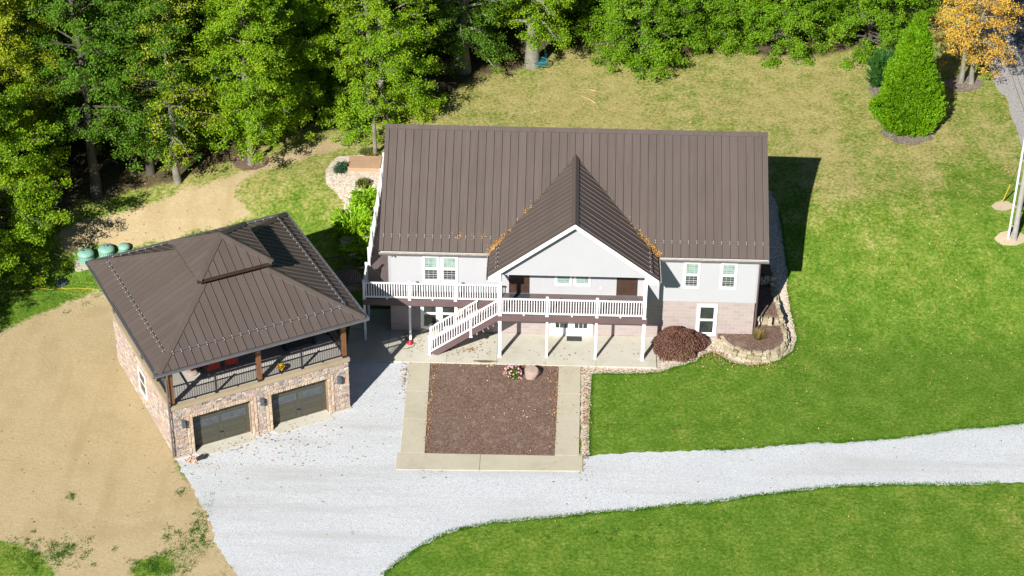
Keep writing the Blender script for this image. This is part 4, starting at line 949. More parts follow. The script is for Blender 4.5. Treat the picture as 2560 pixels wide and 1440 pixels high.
t = gplace("dining_table", -1.3, -1.75, 3.036); tag(t, "dark patio table behind the two red chairs on the terrace", "table")
mb = MB(); mb.box(-.95, .95, -.5, .5, .70, .74); mb.build("tabletop", M['copper'], t)
for sx in (-1, 1):
    for sy in (-1, 1): mb = MB(); mb.box(sx * .85 - .03, sx * .85 + .03, sy * .42 - .03, sy * .42 + .03, 0, .70); mb.build("leg", M['black'], t)
t = gplace("patio_urn", -2.62, -2.25, 3.036); tag(t, "dark brown urn heater on a round base at the open terrace corner", "urn")
mb = MB(); mb.lathe([(.30, 0), (.30, .04), (.26, .09), (.10, .13)], n=20); mb.build("base", M['boulder'], t, True)
mb = MB(); mb.lathe([(.08, .13), (.12, .3), (.25, .62), (.27, .8), (.22, .88), (.14, .9)], n=16); mb.build("bowl", M['copper'], t, True)
t = gplace("patio_sofa", 2.7, -2.2, 3.036); tag(t, "dark wicker sofa with pale armrests in the shade of the terrace", "sofa")
mb = MB(); mb.bevbox(-.62, .62, -.40, .42, .12, .44, .05); mb.build("seat", M['darkwicker'], t)
mb = MB(); mb.hexa([(-.62, .30, .44), (.62, .30, .44), (.62, .44, .44), (-.62, .44, .44)], [(-.62, .40, .86), (.62, .40, .86), (.62, .50, .86), (-.62, .50, .86)]); mb.build("backrest", M['darkwicker'], t)
for s in (-1, 1):
    mb = MB(); mb.box(s * .70 - .07, s * .70 + .07, -.42, .42, 0, .56); a_ = mb.build("arm", M['darkwicker'], t)
    mb = MB(); mb.box(s * .70 - .085, s * .70 + .085, -.46, -.06, .562, .60); mb.build("armrest", M['pvc'], a_)
t = gplace("flower_pot", 1.13, -4.0, 3.036); tag(t, "pot of yellow mums standing behind the terrace railing", "flower pot")
mb = MB(); mb.lathe([(.09, 0), (.14, .2), (.15, .22)], n=12); mb.build("pot", M['black'], t, True)
a = RNG.normal(size=(260, 3)); a /= np.linalg.norm(a, axis=1)[:, None]; a[:, 2] = np.abs(a[:, 2]); pts_ = a * np.array([.21, .21, .18]) * RNG.uniform(.75, 1, (260, 1)) + np.array([0, 0, .24])
quads_mesh("flower_head", leaf_quads(pts_, .075, .6, .9), M['petal_yellow'], t)

# ---------------------------------------------------------------- small things around the buildings
def at(name, x, y, z=None, rz=0): return empty(name, (x, y, gz(x, y) if z is None else z), rz)
pdx = MB(); pd = [(-16.35, 5.0), (-13.05, 6.05), (-13.35, 6.95), (-13.5, 7.3), (-16.2, 6.3), (-16.75, 5.9)]
pdx.slab([(-16.45, 4.2), (-13.0, 5.3), (-13.35, 6.5), (-16.8, 5.4)], .1, .62); o = pdx.build("concrete_pad", M['walk']); tag(o, "concrete pad under the three green plastic domes behind the garage", "pad")
for k, (x, y, s, lb) in enumerate(((-16.0, 5.0, 1.0, "green plastic tank dome farthest from the garage roof, plain top"), (-15.0, 5.45, 1.0, "middle green plastic tank dome with a dark knob on top"), (-14.1, 5.70, .72, "smallest green plastic tank dome, nearest the garage roof"))):
    t = empty("tank_dome", (x, y, .62)); tag(t, lb, "tank dome", "green domes behind the garage")
    mb = MB(); mb.lathe([(.40 * s, 0), (.39 * s, .42)], n=24); mb.build("riser", M['greenplastic'], t)
    mb = MB()
    for j in range(24): a = 2 * PI * j / 24; c_, s_ = math.cos(a), math.sin(a); mb.bar((c_ * .405 * s, s_ * .405 * s, .01), (c_ * .395 * s, s_ * .395 * s, .41), .03, .03, (c_, s_, 0))
    mb.build("rib", M['greenplastic'], t)
    mb = MB(); mb.lathe([(.44 * s, .42), (.44 * s, .47), (.38 * s, .56), (.22 * s, .62), (.05, .64)], n=24); ld = mb.build("lid", M['greenplastic'], t, True)
    if k == 1: mb = MB(); mb.tube([(-.08, 0, .63), (-.04, 0, .70), (.06, 0, .70), (.09, 0, .63)], .035, 6); mb.build("knob", M['black'], ld)
x, y = SPOT['lid']; mb = MB(); mb.lathe([(.32, 0), (.32, .07), (.22, .10), (.02, .11)], (x, y, gz(x, y)), 8); o = mb.build("ground_lid", M['lid'], None); tag(o, "flat grey utility lid set in the grass near the yellow line", "lid")
rp = [(-30, 2.2)] + [SPOT[k] for k in ('rope0', 'rope1', 'rope2', 'rope3')] + [(-12.6, 3.2)]
mb = MB(); rr = random.Random(2); mb.tube([(x + rr.uniform(-.05, .05), y + rr.uniform(-.06, .06), gz(x, y) + .04) for x, y in [ql(rp[i], rp[i + 1], j / 6) for i in range(len(rp) - 1) for j in range(6)]], .013, 5)
o = mb.build("hose_line", M['yellow']); tag(o, "thin yellow line lying on the grass towards the garage", "line")
# mats, hose reel
for x, y, lx, ly, z, lb in ((9.75, -.34, .38, .20, .10, "dark mat on the patio in front of the white French door"), (6.95, -.40, .50, .30, ZD, "dark mat on the porch at the brown door beside the stairs")):
    mb = MB(); mb.box(x - lx, x + lx, y - ly, y + ly, z + .003, z + .02); o = mb.build("door_mat", M['mat']); tag(o, lb, "mat")
t = empty("hose_reel", (1.50, -.99, .10)); tag(t, "red hose reel base lying at the foot of a white deck post", "hose reel")
mb = MB(); mb.lathe([(.16, 0), (.17, .05), (.10, .09), (.06, .12), (.05, .2)], (0.0, -.10, 0), 14); mb.build("reel", M['redplastic'], t, True)
mb = MB(); hp = [(.05, -.15, .05), (.25, -.05, .02), (.20, -.35, .02), (-.05, -.55, .02), (-.30, -.62, .02)]; mb.tube(hp, .016, 6); mb.tube([(-.05, .1, .03), (-.28, .35, .02), (-.30, .62, .02), (-.12, .83, .03), (-.10, .86, .55)], .016, 6); mb.build("hose", M['hose'], t)
# boulder and flowers in the mulch bed
def rock(name, x, y, z, sx, sy, sz, mat, seed, rz=0, sub=3):
    bm = bmesh.new(); bmesh.ops.create_icosphere(bm, subdivisions=sub, radius=1.0); r = random.Random(seed)
    pl = [(Vector((r.gauss(0, 1), r.gauss(0, 1), r.gauss(0, 1))).normalized(), r.uniform(.55, .85)) for _ in range(12)]
    for v in bm.verts:
        for n, d in pl:
            k = v.co.dot(n)
            if k > d: v.co -= n * (k - d) * .85
        v.co = Vector((v.co.x * sx, v.co.y * sy, max(v.co.z, -.35) * sz))
    me = bpy.data.meshes.new(name); bm.to_mesh(me); bm.free(); me.materials.append(mat); o = bpy.data.objects.new(name, me); COL.objects.link(o); o.location = (x, y, z); o.rotation_euler = (0, 0, rz); return o
o = rock("boulder", 7.72, -3.45, .16, .54, .38, .52, M['boulder'], 5, .3); tag(o, "pinkish boulder on the brown mulch square beside the flowers", "boulder")
x, y = 6.74, -3.55; t = empty("flower_bush", (x, y, .03)); tag(t, "pink flowering bush on the mulch square beside the boulder", "flowers")
a = RNG.normal(size=(900, 3)); a /= np.linalg.norm(a, axis=1)[:, None]; a[:, 2] = np.abs(a[:, 2]); pts_ = a * np.array([.42, .36, .48]) * RNG.uniform(.3, 1, (900, 1)) ** .5 + np.array([0, 0, .06]); quads_mesh("leaves", leaf_quads(pts_, .11, .4), M['flowerleaf'], t)
a = RNG.normal(size=(46, 3)); a /= np.linalg.norm(a, axis=1)[:, None]; a[:, 2] = np.abs(a[:, 2]); pc = a * np.array([.44, .38, .5]) + np.array([0, 0, .08]); pc = np.repeat(pc, 6, 0) + RNG.normal(size=(276, 3)) * .03; quads_mesh("petals", leaf_quads(pc, .075, .8, .95), M['petal_pink'], t)
# trash by the garage corner
x, y = -7.62, -10.75
t = empty("tipped_pot", (x, y, .05), .6); tag(t, "small black pot lying tipped on the gravel at the garage corner", "pot")
mb = MB(); mb.tube([(-.14, 0, .10), (.02, .02, .12), (.16, .03, .12), (.2, .03, .12)], [.07, .10, .13, .14], 12); mb.build("pot_body", M['black'], t, True)
mb = MB(); mb.tube([(.20, .15, .12), (.28, .10, .2), (.27, -.04, .2), (.19, -.09, .12)], .012, 5); mb.build("handle", M['black'], t)
mb = MB(); rr = random.Random(4)
for k in range(16):
    px, py = x - .38 + rr.uniform(-.25, .22), y - .08 + rr.uniform(-.2, .2); a = rr.uniform(0, PI); L = rr.uniform(.12, .32); mb.tube([(px, py, .06), (px + math.cos(a) * L * .5, py + math.sin(a) * L * .5, .06 + rr.uniform(.03, .14)), (px + math.cos(a) * L, py + math.sin(a) * L, .06)], rr.uniform(.012, .03), 5)
o = mb.build("dead_twigs", M['drystick']); tag(o, "heap of pale dead twigs on the gravel at the garage corner", "twigs")
x, y = SPOT['foil']; mb = MB(); rr = random.Random(8)
gridp = [[(x + (i - 2.5) * .1 + rr.uniform(-.03, .03), y + (j - 2) * .12 + rr.uniform(-.03, .03), gz(x, y) + rr.uniform(.02, .14)) for i in range(6)] for j in range(5)]
for j in range(4):
    for i in range(5): mb.face([gridp[j][i], gridp[j][i + 1], gridp[j + 1][i + 1], gridp[j + 1][i]])
o = mb.build("plastic_scrap", M['foil']); tag(o, "crumpled pale plastic scrap on the grass behind the house's corner", "litter")
for nm, q, L, a0, lb in (('stick1', SPOT['stick1'], .55, -.15, "pale peeled branch on the back lawn, the shorter and farther one"), ('stick2', SPOT['stick2'], 1.2, -.75, "pale peeled branch on the back lawn, the longer and nearer one")):
    mb = MB(); x, y = q; mb.tube([(x - L * .5 * math.cos(a0), y - L * .5 * math.sin(a0), gz(x, y) + .03), (x, y + .05, gz(x, y) + .06), (x + L * .5 * math.cos(a0), y + L * .5 * math.sin(a0), gz(x, y) + .03)], [.008, .018, .026], 6); mb.tube([(x, y, gz(x, y) + .05), (x + L * .2, y + .2, gz(x, y) + .07)], .009, 5); o = mb.build("fallen_branch", M['drystick']); tag(o, lb, "branch", "peeled branches on the back lawn")
# timber post and landing behind the deck
x, y = SPOT['timber']; mb = MB(); rr = random.Random(3); mb.tube([(x, y, gz(x, y) - .1), (x, y, gz(x, y) + .7), (x - .01, y, gz(x, y) + 1.4), (x - .02, y, gz(x, y) + 2.0)], [.12, .115, .11, .11], 10); o = mb.build("timber_post", M['oldwood']); tag(o, "weathered round timber post standing by the tan wooden landing", "post")
t = empty("wooden_landing", (-1.88, 12.35, 2.38)); tag(t, "low tan composite landing at the back end of the side deck", "landing")
mb = MB()
for k in range(9): mb.box(-.90, .90, -.66 + k * .147, -.66 + k * .147 + .141, .27, .30)
mb.build("deck_board", M['tandeck'], t); mb = MB(); mb.box(-.88, .88, -.665, -.62, .03, .268); mb.box(-.885, -.845, -.61, .64, .03, .268); mb.box(.845, .885, -.61, .64, .03, .268)
for sx in (-.75, .75): mb.box(sx - .05, sx + .05, -.6, -.5, -.3, .03)
mb.build("skirt", M['tandeck'], t)
# utility pole, conduit, guy
x, y = SPOT['pole']; t = at("utility_pole", x, y); tag(t, "grey wooden utility pole on a sandy patch by the road", "utility pole")
mb = MB(); mb.tube([(0, 0, -.2), (0, 0, 3), (0, 0, 10.5)], [.15, .14, .11], 10); mb.build("pole", M['polewood'], t)
mb = MB(); mb.tube([(-.30, .08, -.1), (-.30, .08, 5.5), (-.27, .08, 7.5)], .06, 8); mb.build("conduit", M['pvc'], t)
mb = MB()
for z in (.8, 2.0, 3.4, 4.8): mb.box(-.37, -.02, .03, .12, z, z + .05); mb.cut()
mb.build_each("bracket", M['polewood'], t)
for k, (dx, zz_) in enumerate(((.02, 6.0), (.16, 6.35))):
    mb = MB(); y0 = y; pts_ = [(x + .2 + dx + .035 * s * 50, y0 + s * 50, gz(x, y0) + zz_ - 1.4 * math.sin(PI * min(1, s * 1.0)) + .5 * s) for s in np.linspace(0, 1, 16)]; mb.tube(pts_, .011, 5); o = mb.build("overhead_cable", M['cable']); tag(o, "thin dark overhead cable running from the utility pole along the road", "cable", "cables along the road")
x, y = SPOT['guy']; t = at("guy_wire", x, y); tag(t, "guy wire with a yellow marker sleeve in a small sandy patch", "guy wire")
d_ = Vector((x - .02 - SPOT['pole'][0], y - SPOT['pole'][1], 0)) * -1; d_ = Vector((d_.x, d_.y, 8.2)).normalized()
d_ = Vector((.1, -.32, .94)).normalized()
mb = MB(); mb.tube([d_ * .05, d_ * 1.55], .035, 6); mb.build("marker_sleeve", M['yellow'], t); mb = MB(); mb.tube([(0, 0, -.05), d_ * 8.6], .012, 5); mb.build("wire", M['cable'], t)
# saucer swing
x, y = SPOT['swing']; t = empty("saucer_swing", (x, y, gz(x, y) + .48)); tag(t, "turquoise round saucer swing hanging from an oak at the lawn edge", "swing")
mb = MB(); R_ = .43; ringp = [(R_ * math.cos(a), R_ * math.sin(a), .06 * math.sin(a)) for a in np.linspace(0, 2 * PI, 25)]; mb.tube(ringp, .03, 6, False); mb.build("rim", M['turq'], t)
mb = MB()
for k in range(10):
    a = PI * k / 10; mb.tube([(R_ * math.cos(a), R_ * math.sin(a), .0), (0, 0, -.08), (-R_ * math.cos(a), -R_ * math.sin(a), 0)], .010, 4)
for r in (.14, .24, .34): mb.tube([(r * math.cos(a), r * math.sin(a), -.08 + .18 * r) for a in np.linspace(0, 2 * PI, 17)], .010, 4, False)
mb.build("web", M['turq'], t)
for a in (.6, 2.4, 3.9, 5.5): mb = MB(); mb.tube([(R_ * math.cos(a), R_ * math.sin(a), 0), (.0, .05, 2.9)], .012, 4); mb.build("rope", M['turq'], t)

# ---------------------------------------------------------------- stone edged beds at the right corner
def stone_wall(path, z0f, z1f, seed, label, group="low stone retaining walls at the house corner"):
    rnd = random.Random(seed); mb = MB(); P = [Vector((*q, 0)) for q in path]
    for c, (f0, f1) in enumerate(((0, .36), (.36, .70), (.70, 1.02))):
        for i in range(len(P) - 1):
            a, b = P[i], P[i + 1]; L = (b - a).length; s = rnd.uniform(0, .1)
            while s < L:
                w = rnd.uniform(.16, .40); m = a.lerp(b, min(1, (s + w / 2) / L)); d = (b - a).normalized(); rot = d.copy(); rot.rotate(Matrix.Rotation(rnd.uniform(-.15, .15), 3, 'Z')); n = Vector((-rot.y, rot.x, 0))
                zb = z0f(m.x, m.y); zt = z1f(m.x, m.y); h0 = zb + (zt - zb) * f0; h1 = zb + (zt - zb) * f1; wd = rnd.uniform(.13, .25); off = n * rnd.uniform(-.05, .05) + n * .10 * c
                q = []
                for zz_, sc in ((h0 - .02, .95), (h0 + (h1 - h0) * .5, 1.0), (h1 - .01 + rnd.uniform(-.02, .03), .86)):
                    q.append([m + off + rot * (sx * w * .48 * sc * rnd.uniform(.85, 1.05)) + n * (sy * wd * .5 * sc * rnd.uniform(.85, 1.1)) + Vector((0, 0, zz_)) for sx, sy in ((-1, -1), (1, -1), (1, 1), (-1, 1))])
                mb.tube_rings([[tuple(p) for p in r] for r in q]); s += w
    o = mb.build("retaining_wall", M['paleflag']); tag(o, label, "stone wall", group); return o
SA = [(16.93, -.30), (17.12, -.72), (17.48, -1.25), (18.05, -1.62), (18.70, -1.80), (19.35, -1.78), (19.92, -1.55), (20.35, -1.10), (20.58, -.45), (20.60, .25), (20.45, .85)]
SB = [(20.45, .85), (20.33, 1.6), (20.25, 2.4), (20.15, 3.3), (20.0, 4.1)]
stone_wall(SA, lambda x, y: gz(x, y) - .02, lambda x, y: .46 if y < .4 else .52, 21, "curved low stone wall round the ornamental grass bed at the house corner")
stone_wall([(20.40, .95), (19.9, .88), (19.35, .95), (18.85, 1.0)], lambda x, y: .42, lambda x, y: .92, 22, "short row of pale boulders stepping up behind the ornamental grass bed")
stone_wall(SB, lambda x, y: gz(x, y), lambda x, y: .98 if y < 3.6 else 1.2, 23, "straight stone edging on the lawn side of the upper mulch bed")
stone_wall([(20.1, 4.0), (19.5, 3.9), (18.85, 4.0)], lambda x, y: .9, lambda x, y: 1.45, 24, "shaded stone step wall farthest up along the house side")
mb = MB(); mb.slab([(16.98, -.02), (17.2, -.66), (17.55, -1.15), (18.1, -1.5), (18.70, -1.66), (19.3, -1.65), (19.82, -1.44), (20.22, -1.02), (20.44, -.42), (20.45, .25), (20.36, .9), (18.76, .95), (18.76, .0)], -.1, .42); tag(mb.build("mulch_bed", M['mulch']), kind='structure')
mb = MB(); mb.slab([(20.33, 1.0), (20.22, 1.6), (20.14, 2.4), (20.05, 3.3), (19.95, 3.95), (18.76, 3.95), (18.76, 1.05)], .1, .90); tag(mb.build("mulch_bed", M['mulch']), kind='structure')
mb = MB(); mb.slab([(19.95, 4.05), (19.85, 5.6), (19.6, 7.4), (18.76, 7.4), (18.76, 4.05)], .2, 1.40); tag(mb.build("mulch_bed", M['mulch']), kind='structure')
# ---------------------------------------------------------------- trees
def oak_meshes(H, R, zb, seed, leaf, bark, tr=.13, dens=1.0, lsize=.115, stems=1, nbr=12.5, fat=.28, gap=0.0):
    """trunk with limbs, and a crown of leaf clumps carried along the limbs"""
    rng = np.random.default_rng(seed); rnd = random.Random(seed); tb = MB(); C = []
    for s in range(stems):
        ox, oy = ((s - (stems - 1) / 2) * .55, 0)
        hz = np.linspace(-.15, H * .96, 9); wob = [(ox + rnd.uniform(-.05, .05) * (1 + z / 5) + ox * z * .06, oy + rnd.uniform(-.05, .05) * (1 + z / 5), z) for z in hz]
        tb.tube(wob, [tr * (1.25 if k == 0 else 1) * (1 - .93 * k / 8.0) + .012 for k in range(9)], 9)
        n = int((H - zb) * nbr / stems)
        for i in range(n):
            t = (i + rnd.random()) / n; z = zb + (H - zb) * t; prof = math.sqrt(max(.03, 1 - ((t - fat) / (1.06 - fat if t > fat else fat + .35)) ** 2))
            L = R * prof * rnd.uniform(.62, 1.08); az = i * 2.39996 + rnd.uniform(-.5, .5) + s * PI
            if gap and rnd.random() < gap: L *= .5
            el = -.22 + .95 * t + rnd.uniform(-.15, .15)
            k = min(8, max(0, z / H * 8)); bx, by = wob[int(k)][0], wob[int(k)][1]
            zs = max(zb * .8, z - .25 * L); d = Vector((math.cos(az) * math.cos(el), math.sin(az) * math.cos(el), math.sin(el)))
            p0 = Vector((bx, by, zs)); p1 = p0 + Vector((d.x, d.y, d.z + .25)) * L * .5; p2 = Vector((bx, by, zs)) + d * L
            r0 = tr * .30 * (1 - t * .7) + .01; tb.tube([p0, p1, p2], [r0, r0 * .6, .006], 5, False)
            m = max(2, int(L / .40))
            for j in range(m):
                f = .38 + .66 * (j + .5) / m; q = p0.lerp(p1, f * 2) if f < .5 else p1.lerp(p2, f * 2 - 1)
                side = rnd.uniform(-.34, .34) * L * f; q = q + Vector((-d.y, d.x, 0)) * side + Vector((0, 0, rnd.uniform(-.15, .2)))
                C.append((q.x, q.y, q.z, rnd.uniform(.24, .46)))
                if abs(side) > .3: tb.tube([p0.lerp(p2, f * .8), q], [.012, .005], 4, False)
    C = np.array(C); k = np.maximum(8, (140 * dens * (C[:, 3] / .4) ** 2).astype(int)); P = np.repeat(C, k, 0); n = len(P)
    off = rng.normal(size=(n, 3)) * P[:, 3:4] * .50; off[:, 2] *= .62
    pts = P[:, :3] + off; rad = np.stack([pts[:, 0], pts[:, 1], np.zeros(n)], 1) / R
    V = leaf_quads(pts, lsize, .62, .62, rng, .10, rad * .45)
    return tb, V
TREES = {}
def place_tree(kind, name, x, y, label, group, rz=0.0, sc=(1, 1, 1), cat="tree"):
    """each tree is an Empty with its own trunk and crown; repeats share the mesh data"""
    t = at(name, x, y, None, rz); t.scale = sc; tag(t, label, cat, group)
    K = TREES[kind]
    if 'made' not in K:
        tb, V = K['gen']; K['trunk'] = tb.build("trunk", M[K['bark']], t, True); K['crown'] = quads_mesh("crown", V, M[K['leaf']], t); K['made'] = 1; K['gen'] = None
    else:
        for k in ('trunk', 'crown'): c = K[k].copy(); COL.objects.link(c); c.parent = t
    return t
def define(kind, leaf, bark, *a, **k): TREES[kind] = dict(leaf=leaf, bark=bark, gen=oak_meshes(*a, leaf, bark, **k))
FRONT = "oaks along the edge of the wood"
#        kind     leaf           bark       H     R    zb  seed
define('young', 'leaf_bright', 'bark', 12.0, 2.8, 2.7, 1, tr=.15, dens=1.05)
define('slim', 'leaf_yellow', 'bark', 13.0, 2.5, 2.7, 2, tr=.18, dens=.32, nbr=7.0, gap=.2)
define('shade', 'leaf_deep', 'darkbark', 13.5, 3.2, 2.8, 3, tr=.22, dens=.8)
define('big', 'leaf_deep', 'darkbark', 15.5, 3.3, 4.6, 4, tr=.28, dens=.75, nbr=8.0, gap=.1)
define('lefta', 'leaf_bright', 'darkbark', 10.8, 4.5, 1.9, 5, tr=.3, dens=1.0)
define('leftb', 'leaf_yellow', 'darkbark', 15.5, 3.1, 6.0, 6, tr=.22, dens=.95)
define('mid', 'leaf_bright', 'bark', 13.0, 3.4, 1.6, 7, tr=.2)
define('twin', 'leaf_bright', 'bark', 12.5, 3.7, .8, 8, fat=.2, tr=.2, stems=2)
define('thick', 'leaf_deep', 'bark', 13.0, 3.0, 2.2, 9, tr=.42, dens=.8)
define('swing', 'leaf_bright', 'bark', 12.0, 2.45, 3.0, 10, tr=.42, dens=.95)
define('wide', 'leaf_green', 'darkbark', 12.0, 3.2, .45, 11, fat=.16, tr=.24, dens=.95)
define('green', 'leaf_green', 'darkbark', 11.0, 2.8, .6, 12, tr=.2)
define('lush', 'leaf_green', 'darkbark', 12.0, 3.5, .6, 13, fat=.18, tr=.24, dens=1.05)
define('orange', 'leaf_orange', 'bark', 8.2, 2.6, 2.6, 14, tr=.15, dens=.5, stems=2, nbr=13, lsize=.12)
def front(kind, spot, label, rz=0., sc=(1, 1, 1), name="oak_tree"):
    x, y = SPOT[spot]; return place_tree(kind, name, x, y, label, FRONT, rz, sc)
front('young', 'young', "young oak with a slim pale trunk in its own small mulch ring")
front('slim', 'slim', "slender sparse yellowing oak whose bare pale trunk shows through the leaves")
front('shade', 'shade', "shaded oak with a thick grey trunk just beside the slender sparse oak")
front('big', 'big', "tall dark oak with a broad trunk and thin crown above the leaf litter")
place_tree('lefta', "oak_tree", -20.6, 4.0, "wide bright oak whose crown hangs into view at the left edge near the tank domes", FRONT)
front('leftb', 'leftb', "tall yellow-green oak behind the wide bright crown at the left edge")
front('mid', 't8', "bright green oak standing between the mulch-ring sapling and the twin-stemmed oak")
front('twin', 't7', "broad twin-stemmed bright oak nearest the house ridge with leaves down to the ground")
front('mid', 't7b', "bright oak crowded close behind the twin-stemmed oak", 2.0, (1.05, 1.05, .98))
front('thick', 't9', "dim oak with a stout trunk in deep shade beyond the house ridge")
front('swing', 't10', "stout oak with a mossy trunk carrying the turquoise saucer swing")
front('wide', 't11', "wide oak with drooping green branches and a few orange leaves behind the back lawn")
front('green', 't12', "narrow green oak squeezed between the two wide oaks of the back lawn")
front('lush', 't13', "lush rounded green oak whose lowest boughs brush the back lawn")
front('lush', 't14', "lush green oak beside the tall conical evergreen", 2.2, (1.0, 1.0, .95))
front('green', 't12b', "green oak half hidden behind the lush rounded oak", 1.2, (1.1, 1.1, 1.1))
x, y = SPOT['orange']; place_tree('orange', "ash_tree", x, y, "orange autumn tree with twin pale trunks beside the road", None)
place_tree('shade', "oak_tree", -24.9, -5.5, "oak outside the left edge whose shadow reaches the yellow line", None, 1.0, (1.1, 1.1, .9))
place_tree('big', "oak_tree", -25.5, .5, "thin oak beyond the left edge shading the grass by the yellow line", None, 2.0)
# conifers deeper in the wood
def conifer_meshes(H, R, zb, seed, n=26):
    rng = np.random.default_rng(seed); rnd = random.Random(seed); tb = MB(); tb.tube([(0, 0, -.1), (0, 0, H * .6), (0, 0, H)], [.18, .1, .015], 8); P = []; D = []
    nl = int((H - zb) / .38)
    for i in range(nl):
        t = i / nl; z = zb + (H - zb) * t; L = R * (1 - t) ** .8 + .15
        for k in range(rnd.randint(6, 8)):
            az = rnd.uniform(0, 2 * PI); d = np.array([math.cos(az), math.sin(az), -.22 + .3 * t]); l = L * rnd.uniform(.75, 1.08)
            tb.tube([(0, 0, z), tuple(d * l + np.array([0, 0, z]))], [.03, .006], 4, False)
            m = int(l / .09); f = rng.uniform(.2, 1, m); w = .32 * (1 - f) + .12; P.append(np.array([0, 0, z]) + f[:, None] * l * d + np.stack([-d[1] * w * rng.normal(size=m), d[0] * w * rng.normal(size=m), rng.normal(size=m) * .06 - .05], 1))
    P = np.concatenate(P); P = np.repeat(P, 3, 0) + rng.normal(size=(len(P) * 3, 3)) * .07
    return tb, leaf_quads(P, .26, .9, .35, rng, .05)
TREES['spruce'] = dict(leaf='spruce', bark='darkbark', gen=conifer_meshes(12, 2.6, 1.2, 31))
for k, (x, y) in enumerate(((-17.5, 18.5), (-21.5, 21.0), (-14.6, 20.5), (-25.5, 14.5), (-12.0, 25.0))):
    place_tree('spruce', "spruce_tree", x, y, "dark layered spruce standing in the shade behind the oaks at the left", "spruces in the wood at the left", k * 1.3, (1, 1, rr.uniform(.9, 1.1)))
BACK = "oaks deeper in the wood"
rr = random.Random(77); bk = ['mid', 'wide', 'lush', 'green', 'thick', 'shade', 'twin']
for yb_, x0, x1 in ((32.5, -30, 31), (38.5, -33, 33), (45, -36, 35)):
    x = x0
    while x < x1:
        px, py = x + rr.uniform(-1, 1), yb_ + rr.uniform(-1.6, 1.6)
        if not (-27 < px < -10 and py < 34): place_tree(rr.choice(bk), "oak_tree", px, py, "green oak deeper in the wood behind the front row", BACK, rr.uniform(0, 6), (1.1, 1.1, rr.uniform(.9, 1.1)))
        x += rr.uniform(4.6, 6.2)
for px, py, kd in ((-19.0, 13.2, 'shade'), (-22.5, 12.0, 'wide'), (-15.2, 14.6, 'shade'), (-11.2, 15.4, 'wide'), (-24.5, 9.0, 'shade'), (-20.5, 16.5, 'lush'), (-6.0, 22.5, 'lush')): place_tree(kd, "oak_tree", px, py, "shaded oak filling the gap behind the trunks at the left", "shaded oaks behind the left trunks", rr.uniform(0, 6))
for px, py in ((-24.5, 11.5), (-9.5, 24.5), (-2.5, 26.5), (1.0, 29.0), (10.5, 29.5)): place_tree(rr.choice(bk), "oak_tree", px, py, "green oak deeper in the wood behind the front row", BACK, rr.uniform(0, 6))

# ---------------------------------------------------------------- shrubs
def shell_points(rng, n, prof, H, depth=.3):
    h_ = rng.uniform(0, 1, n * 3); r_ = np.array([prof(t) for t in h_]); keep = rng.uniform(0, r_.max(), n * 3) < r_; h_ = h_[keep][:n]; r_ = r_[keep][:n]; a = rng.uniform(0, 2 * PI, len(h_))
    return h_, r_, a
x, y = SPOT['cone']; t = at("arborvitae", x, y); tag(t, "tall cone-shaped bright green evergreen in a mulch ring on the back lawn", "evergreen tree")
mb = MB(); mb.tube([(0, 0, -.1), (0, 0, 3), (0, 0, 6.5)], [.2, .12, .02], 8); mb.build("trunk", M['darkbark'], t, True)
rng = np.random.default_rng(5); HC, RC = 6.9, 1.74
prof = lambda q: RC * (min(1, (q + .035) / .10) ** .4) * (1 - max(0, q - .12) / .885) ** .82 + .05
hq, rq, aq = shell_points(rng, 2300, prof, HC); lump = 1 + .10 * np.sin(aq * 3 + hq * 9) + .07 * np.sin(aq * 5 - hq * 17 + 1.3) + rng.normal(size=len(aq)) * .05
lump += .38 * np.exp(-((aq - 3.6) ** 2 / .22 + (hq - .20) ** 2 / .006))
P = np.stack([np.cos(aq) * rq * lump, np.sin(aq) * rq * lump, hq * HC + .05], 1); O = np.stack([np.cos(aq), np.sin(aq), .35 * np.ones(len(aq))], 1)
P = P * (1 + .04 * np.abs(rng.normal(size=(len(P), 1)))) * np.array([1, 1, .97]); kk = 30; f = np.tile(np.linspace(0, 1, kk), len(P))[:, None]; OO = np.repeat(O + rng.normal(size=O.shape) * .35 + np.array([0, 0, .35]), kk, 0)
Pr = np.repeat(P, kk, 0) + OO * (f - .75) * .30 + rng.normal(size=(len(P) * kk, 3)) * (.11 - .07 * f)
AX = OO + rng.normal(size=OO.shape) * .5; AX /= np.linalg.norm(AX, axis=1)[:, None]; BX = np.cross(AX, rng.normal(size=AX.shape)); BX /= np.linalg.norm(BX, axis=1)[:, None]; LX = rng.uniform(.09, .17, (len(AX), 1))
ni = 9000; hi_ = rng.uniform(.01, .9, ni); ri = np.array([prof(q) for q in hi_]) * rng.uniform(.55, .92, ni); ai = rng.uniform(0, 2 * PI, ni); Pi = np.stack([np.cos(ai) * ri, np.sin(ai) * ri, hi_ * HC + .05], 1); Ai = rng.normal(size=(ni, 3)) * .4 + np.array([0, 0, 1]); Ai /= np.linalg.norm(Ai, axis=1)[:, None]; Bi = np.stack([-np.sin(ai), np.cos(ai), np.zeros(ni)], 1)
Pr = np.concatenate([Pr, Pi]); AX = np.concatenate([AX, Ai]); BX = np.concatenate([BX, Bi]); LX = np.concatenate([LX, rng.uniform(.14, .24, (ni, 1))])
quads_mesh("crown", np.stack([Pr - AX * LX * .5, Pr + BX * LX * .22, Pr + AX * LX * .5, Pr - BX * LX * .22], 1), M['needle'], t)
